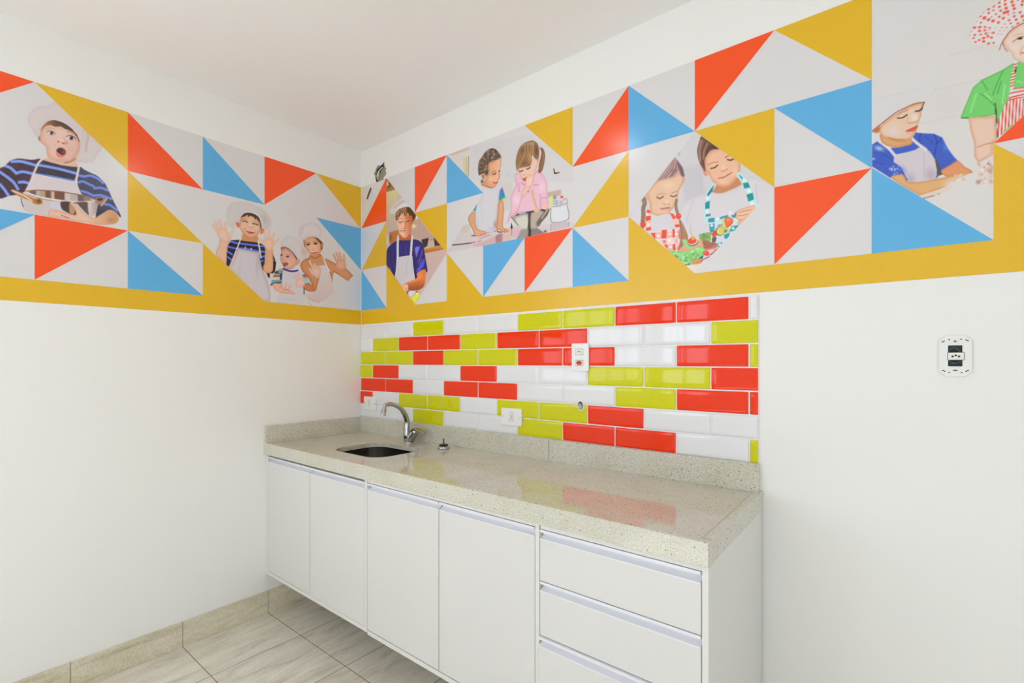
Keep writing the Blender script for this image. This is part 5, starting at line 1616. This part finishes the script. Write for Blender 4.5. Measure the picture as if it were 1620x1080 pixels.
def picture_floury_pair():
    a = Art('back', back_col(10), 3.05, ROW[3], ROW[0], (226, 219, 213), .0018)
    a.at(1375, 130, 7.2)
    a.poly([(30, -60), (30, 1900), (3000, 1900), (3000, -1500), (880, -960)], (227, 218, 210), smooth=False)
    a.lines([[(640, 110), (1080, 15), (1500, -80)], [(620, 470), (1000, 385)], [(900, -300), (1300, -400)]], (216, 206, 196), 12, a=.7)
    a.blob(900, 250, 260, 200, (223, 212, 202), .6)
    ht = a.poly([(30, 560), (28, 200), (200, 160), (420, 110), (760, -60), (775, 40), (640, 225), (520, 245), (420, 288), (300, 350), (150, 465)], (225, 217, 212), smooth=False, soft=3)
    a.line([(60, 190), (300, 140), (560, 60)], (218, 209, 202), 16, a=.5)
    a.line([(770, -60), (778, 40), (650, 220)], (216, 206, 198), 8, a=.6)
    # blue shirt
    a.at(1375, 180, 7.2)
    bl = a.poly([(30, 355), (100, 308), (230, 392), (350, 382), (480, 350), (488, 280), (530, 213), (600, 222), (740, 228), (832, 270), (900, 400), (960, 482), (1008, 532), (920, 590), (820, 648), (800, 700), (760, 745), (400, 765), (380, 690), (240, 730), (30, 600)], (66, 98, 192), smooth=False, tex=.12)
    a.lines([[(745, 235), (770, 330), (745, 470), (760, 560)], [(590, 225), (570, 300), (600, 350)], [(780, 330), (830, 280)]], (44, 62, 140), 14, a=.8, clip=bl)
    a.lines([[(100, 440), (200, 480), (270, 530)], [(60, 540), (180, 580)], [(640, 260), (720, 330)]], (48, 72, 156), 14, a=.6, clip=bl)
    a.blob(115, 395, 60, 30, (196, 208, 226), .9, 15, clip=bl)
    a.blob(50, 515, 20, 14, (200, 210, 226), .9, clip=bl)
    a.blob(870, 380, 34, 60, (92, 140, 214), .6, clip=bl)
    a.blob(255, 630, 30, 16, (150, 178, 222), .8, 20, clip=bl)
    a.speckle(bl, 230, 600, 370, 690, [(206, 216, 232)], 18, 5, 10, seed=2, a=.9)
    a.poly([(745, 515), (775, 530), (830, 660), (838, 690), (790, 702), (768, 660)], (92, 88, 90), soft=1.5)
    ap = a.poly([(288, 466), (400, 445), (520, 415), (585, 375), (690, 428), (748, 520), (772, 650), (762, 742), (600, 770), (460, 785), (420, 720), (370, 610), (278, 548)], (216, 204, 204), smooth=False)
    a.blob(700, 690, 70, 70, (190, 160, 172), .7, clip=ap)
    a.blob(470, 740, 60, 60, (176, 156, 182), .6, clip=ap)
    a.line([(630, 450), (620, 600), (630, 740)], (204, 188, 188), 18, a=.6, clip=ap)
    a.blob(400, 640, 26, 60, (166, 156, 196), .6, -30, clip=ap)
    a.line([(112, 310), (220, 392), (292, 474)], (232, 222, 218), 32)
    a.line([(472, 268), (545, 335), (650, 412)], (232, 222, 218), 32)
    # head
    a.at(1375, 130, 7.2)
    a.poly([(125, 590), (240, 640), (380, 665), (472, 635), (492, 690), (460, 716), (300, 746), (205, 725), (140, 682)], (228, 170, 116), rim=((212, 142, 84), 40))
    f = a.poly([(125, 505), (250, 400), (400, 310), (520, 252), (612, 238), (602, 300), (592, 380), (572, 440), (552, 500), (532, 570), (480, 642), (380, 668), (262, 652), (165, 625), (118, 570)], (236, 200, 170), rim=((218, 160, 116), 44))
    a.blob(270, 560, 100, 60, (232, 212, 206), .8, clip=f)
    a.blob(520, 405, 36, 40, (246, 226, 212), .9)
    a.blob(300, 480, 60, 40, (240, 206, 178), .7, clip=f)
    a.blob(480, 330, 40, 30, (240, 208, 180), .6, clip=f)
    a.line([(440, 400), (430, 440), (445, 466)], (208, 152, 114), 10, a=.5)
    a.line([(430, 585), (480, 590), (520, 560)], (212, 156, 120), 10, a=.6)
    a.poly([(36, 562), (85, 512), (137, 505), (115, 572), (70, 580)], (222, 144, 88))
    a.line([(75, 560), (110, 530)], (150, 76, 40), 14, a=.8)
    a.line([(38, 556), (150, 466), (300, 350), (420, 290), (520, 246), (632, 228)], (166, 84, 44), 11)
    a.line([(625, 232), (600, 305)], (140, 82, 56), 13)
    a.line([(322, 410), (380, 406), (433, 372)], (88, 54, 46), 15)
    a.line([(528, 332), (570, 327), (604, 303)], (84, 52, 46), 17)
    a.line([(325, 365), (380, 340), (445, 318)], (204, 144, 98), 13, a=.8)
    a.line([(440, 466), (492, 466), (544, 444)], (204, 142, 102), 11, a=.9)
    a.poly([(412, 562), (480, 523), (556, 497), (532, 546), (480, 567)], (232, 102, 68))
    a.line([(418, 558), (480, 538), (550, 502)], (166, 62, 40), 7)
    a.line([(220, 632), (300, 655), (400, 655)], (196, 116, 62), 12, a=.7)
    # arms
    a.at(1375, 180, 7.2)
    a.poly([(815, 652), (920, 582), (1010, 535), (1085, 600), (1180, 668), (1000, 700), (880, 716)], (232, 156, 104), rim=((214, 124, 68), 26))
    ar = a.poly([(248, 728), (380, 690), (442, 772), (600, 772), (860, 722), (1050, 672), (1170, 660), (1060, 720), (970, 770), (840, 845), (600, 925), (540, 912)], (231, 178, 118), rim=((216, 148, 88), 34))
    a.blob(930, 800, 90, 50, (232, 216, 206), .9, -25)
    a.blob(1040, 740, 80, 40, (232, 214, 202), .8, -20)
    a.poly([(600, 925), (840, 850), (940, 810), (900, 880), (760, 930), (640, 960)], (230, 208, 194), soft=3)
    a.line([(620, 962), (680, 948), (745, 930)], (186, 128, 92), 12)
    a.blob(790, 914, 14, 8, (170, 130, 104), .9)
    a.speckle(None, 960, 690, 1080, 760, [(206, 160, 126), (240, 228, 220)], 12, 6, 16, seed=4, a=.7)
    # the older cook at the right
    a.at(1500, 90, 5.14)
    gr = a.poly([(540, 45), (620, 38), (760, 60), (760, 480), (560, 560), (410, 655), (388, 470), (270, 490), (165, 506), (98, 496), (150, 370), (200, 250), (270, 188), (430, 112)], (126, 212, 112), smooth=False, rim=((100, 186, 92), 20))
    a.lines([[(445, 115), (405, 200), (362, 310)], [(275, 200), (320, 270)], [(262, 300), (330, 350), (378, 400)], [(430, 200), (400, 300)]], (84, 164, 84), 12, a=.7, clip=gr)
    a.lines([[(300, 300), (350, 350)], [(230, 300), (180, 450)], [(460, 230), (440, 380)], [(560, 200), (600, 210)]], (170, 232, 152), 16, a=.6, clip=gr)
    a.line([(382, 380), (390, 470), (398, 570), (404, 655)], (52, 62, 48), 11)
    a.line([(110, 498), (160, 496)], (60, 130, 70), 10)
    ar = a.poly([(165, 492), (384, 480), (394, 600), (396, 680), (366, 700), (362, 800), (245, 862), (212, 812), (208, 690), (180, 600)], (239, 202, 176), smooth=False, rim=((226, 164, 126), 34))
    a.line([(235, 735), (300, 712), (372, 696)], (220, 150, 110), 9)
    a.poly([(238, 872), (300, 840), (366, 810), (366, 1055), (320, 1042), (262, 985), (215, 940)], (232, 214, 204), soft=3)
    a.speckle(None, 240, 850, 360, 1040, [(206, 164, 136), (222, 188, 166), (244, 236, 230), (190, 140, 112)], 34, 6, 20, seed=3, a=.7)
    a.blob(325, 868, 10, 8, (160, 90, 60), .9)
    ap = a.poly([(505, 262), (640, 240), (760, 240), (760, 480), (500, 560), (408, 662), (394, 550), (440, 430), (490, 330)], (234, 225, 218), smooth=False)
    RD = (236, 82, 56)
    a.lines([[(500, 264), (620, 250), (760, 250)], [(490, 300), (620, 276), (760, 276)], [(478, 338), (620, 306), (760, 306)]], RD, 11, clip=ap)
    a.line([(475, 355), (620, 326), (760, 326)], RD, 9, clip=ap)
    for k in range(14):
        x = 405 + 27 * k
        a.line([(x + 18, 350 - k), (x, 640)], RD, 12, clip=ap)
    a.line([(552, 40), (528, 150), (514, 255)], (236, 228, 222), 27)
    for k in range(8):
        y = 62 + 25 * k
        x = 548 - (y - 40) * .17
        a.line([(x - 12, y + 5), (x + 12, y - 5)], RD, 10)
    a.line([(552, 90), (545, 125)], (40, 60, 50), 11)
    a.line([(410, 668), (500, 590), (640, 482)], (236, 229, 224), 14)
    # head and spotted cap
    a.at(1500, 0, 9)
    f = a.poly([(785, 600), (840, 505), (930, 405), (1080, 325), (1300, 320), (1330, 700), (1250, 880), (1080, 900), (980, 872), (930, 832), (900, 762), (855, 722), (825, 680)], (241, 214, 194), rim=((230, 184, 154), 60))
    hat_m = a.poly([(288, 500), (350, 380), (400, 280), (460, 220), (560, 120), (720, -10), (1300, -20), (1350, 330), (1080, 318), (940, 385), (850, 465), (782, 585), (740, 642), (600, 652), (380, 652), (300, 585)], (233, 224, 218), soft=1.5, rim=((226, 214, 206), 40))
    D = [(515, 258, 28), (575, 283, 24), (640, 300, 26), (715, 322, 22), (465, 325, 16), (575, 135, 20), (650, 95, 18), (645, 150, 16), (575, 190, 18), (500, 180, 12), (730, 100, 20), (748, 155, 20), (800, 185, 26), (845, 170, 26), (825, 120, 24), (812, 65, 22), (730, 45, 18), (680, 205, 16), (728, 240, 20), (785, 262, 22), (868, 290, 18), (940, 235, 20), (968, 283, 20), (990, 335, 18), (890, 335, 16), (915, 385, 14), (908, 28, 24), (925, 78, 24), (940, 125, 24), (1025, 180, 20), (1055, 235, 24), (1050, 70, 22), (1060, 20, 20), (995, 5, 14), (810, 10, 20), (375, 395, 22), (450, 388, 22), (525, 388, 18), (592, 400, 16), (445, 443, 22), (522, 435, 18), (380, 500, 18), (462, 495, 16), (540, 480, 20), (640, 470, 20), (565, 517, 20), (505, 545, 22), (360, 545, 16), (615, 537, 20), (440, 575, 18), (390, 600, 16), (505, 592, 22), (575, 622, 20), (645, 612, 16), (765, 395, 12), (830, 395, 12), (805, 345, 12), (710, 487, 10), (760, 487, 10), (460, 235, 16), (615, 245, 13), (860, 212, 13), (935, 185, 14), (1070, 290, 16), (1120, 60, 22), (1130, 130, 22), (1150, 210, 22), (1190, 30, 22), (1200, 110, 22), (1130, 280, 18), (680, 400, 9), (735, 440, 9), (795, 440, 9), (310, 505, 10), (330, 450, 10), (410, 310, 9)]
    for x, y, r in D:
        a.blob(x, y, r * 1.15, r * .85, (240, 92, 62), .95, -25 if y < 350 else -8, clip=hat_m, hard=r > 13)
    a.lines([[(360, 398), (530, 390), (610, 402)], [(430, 440), (600, 430)], [(450, 500), (640, 460)], [(500, 548), (620, 530)], [(640, 90), (760, 0)]], (238, 140, 116), 8, a=.7)
    a.line([(1080, 325), (990, 372), (880, 450), (820, 530), (775, 602), (800, 680), (836, 732)], (196, 104, 62), 15)
    a.line([(780, 600), (748, 650), (730, 712)], (202, 116, 78), 15)
    a.blob(1020, 548, 42, 19, (72, 78, 62), 1, -8, hard=True)
    a.blob(1012, 546, 14, 14, (28, 34, 28), 1, hard=True)
    a.line([(915, 602), (960, 570), (1010, 535), (1100, 512)], (190, 112, 74), 12)
    a.line([(930, 515), (1000, 490), (1100, 478)], (222, 172, 132), 14, a=.8)
    a.line([(1075, 650), (1035, 720), (1030, 780)], (226, 166, 120), 20, a=.6)
    a.line([(1040, 756), (1120, 752)], (196, 78, 52), 13)
    a.blob(960, 680, 50, 40, (246, 224, 210), .7, clip=f)
    return a.build('printed_photo', [BP(10, 1), BP(11, 0), (3.05, ROW[0]), (3.05, ROW[1] - .03), BP(12, 1), BP(11, 2), BP(11, 3), BP(10, 2)], MURAL_BACK, 'photo of a boy in blue shirt and a cook in green shirt with floury hands')


for pic in (picture_striped_boy, picture_waving_trio, picture_boy_navy_shirt, picture_stirring_pair, picture_skewer_pair, picture_floury_pair):
    pic()

# ------------------------------------------------------------------ light, world, camera
def area(name, loc, rot, sx, sy, power, col=(1, 1, 1)):
    l = bpy.data.lights.new(name, 'AREA')
    l.shape = 'RECTANGLE'
    l.size, l.size_y = sx, sy
    l.energy = power
    l.color = col
    o = bpy.data.objects.new(name, l)
    COL.objects.link(o)
    o.location = loc
    o.rotation_euler = rot
    return o


H = math.pi / 2
area('daylight_left_window', (-.085, (LW[0] + LW[1]) / 2, (LW[2] + LW[3]) / 2), (0, -H, 0), LW[3] - LW[2], LW[1] - LW[0], 46, (.79, .885, 1.04))
area('front_daylight_and_fill', ((FW1[0] + FW1[1]) / 2, RY - .085, (FZ[0] + FZ[1]) / 2), (H, 0, 0), FW1[1] - FW1[0], FZ[1] - FZ[0], 20, (.79, .885, 1.04))
area('front_daylight_and_fill', ((FW2[0] + FW2[1]) / 2, RY - .085, (FZ[0] + FZ[1]) / 2), (H, 0, 0), FW2[1] - FW2[0], FZ[1] - FZ[0], 5, (.79, .885, 1.04))  # fill added for the right part of the back wall
area('added_light_right', (RX + .085, (RW[0] + RW[1]) / 2, (RW[2] + RW[3]) / 2), (0, H, 0), RW[3] - RW[2], RW[1] - RW[0], 58, (.79, .885, 1.04))  # added light through the right opening, brightens left wall, floor and ceiling

sl = bpy.data.lights.new('added_sun_ceiling_lift', 'SUN')       # added sun, falls on the floor behind the camera to lift the ceiling
sl.energy = 33
sl.angle = .02
sl.color = (.89, .95, 1.06)
so = bpy.data.objects.new('added_sun_ceiling_lift', sl)
COL.objects.link(so)
so.rotation_euler = Vector((1, -.12, -1.05)).to_track_quat('-Z', 'Y').to_euler()

w = bpy.data.worlds.new('sky')
bpy.context.scene.world = w
w.use_nodes = True
w.node_tree.nodes['Background'].inputs[0].default_value = (.9, .95, 1, 1)
w.node_tree.nodes['Background'].inputs[1].default_value = 1.

cd = bpy.data.cameras.new('camera')
cam = bpy.data.objects.new('camera', cd)
COL.objects.link(cam)
cam.location = CAM
cam.rotation_euler = (math.pi / 2, 0, YAW)
cd.sensor_fit = 'HORIZONTAL'
cd.sensor_width = 36
cd.lens = 36 * FOCAL / 1620
cd.shift_y = (HORIZON - 540) / 1620
cd.clip_start = .02
sc = bpy.context.scene
sc.camera = cam
sc.view_settings.view_transform = 'Standard'
sc.view_settings.look = 'None'
sc.view_settings.gamma = 1
sc.view_settings.use_curve_mapping = False
sc.view_settings.exposure = -.74
sc.cycles.max_bounces = 10
sc.cycles.diffuse_bounces = 6
sc.cycles.caustics_reflective = False
sc.cycles.caustics_refractive = False
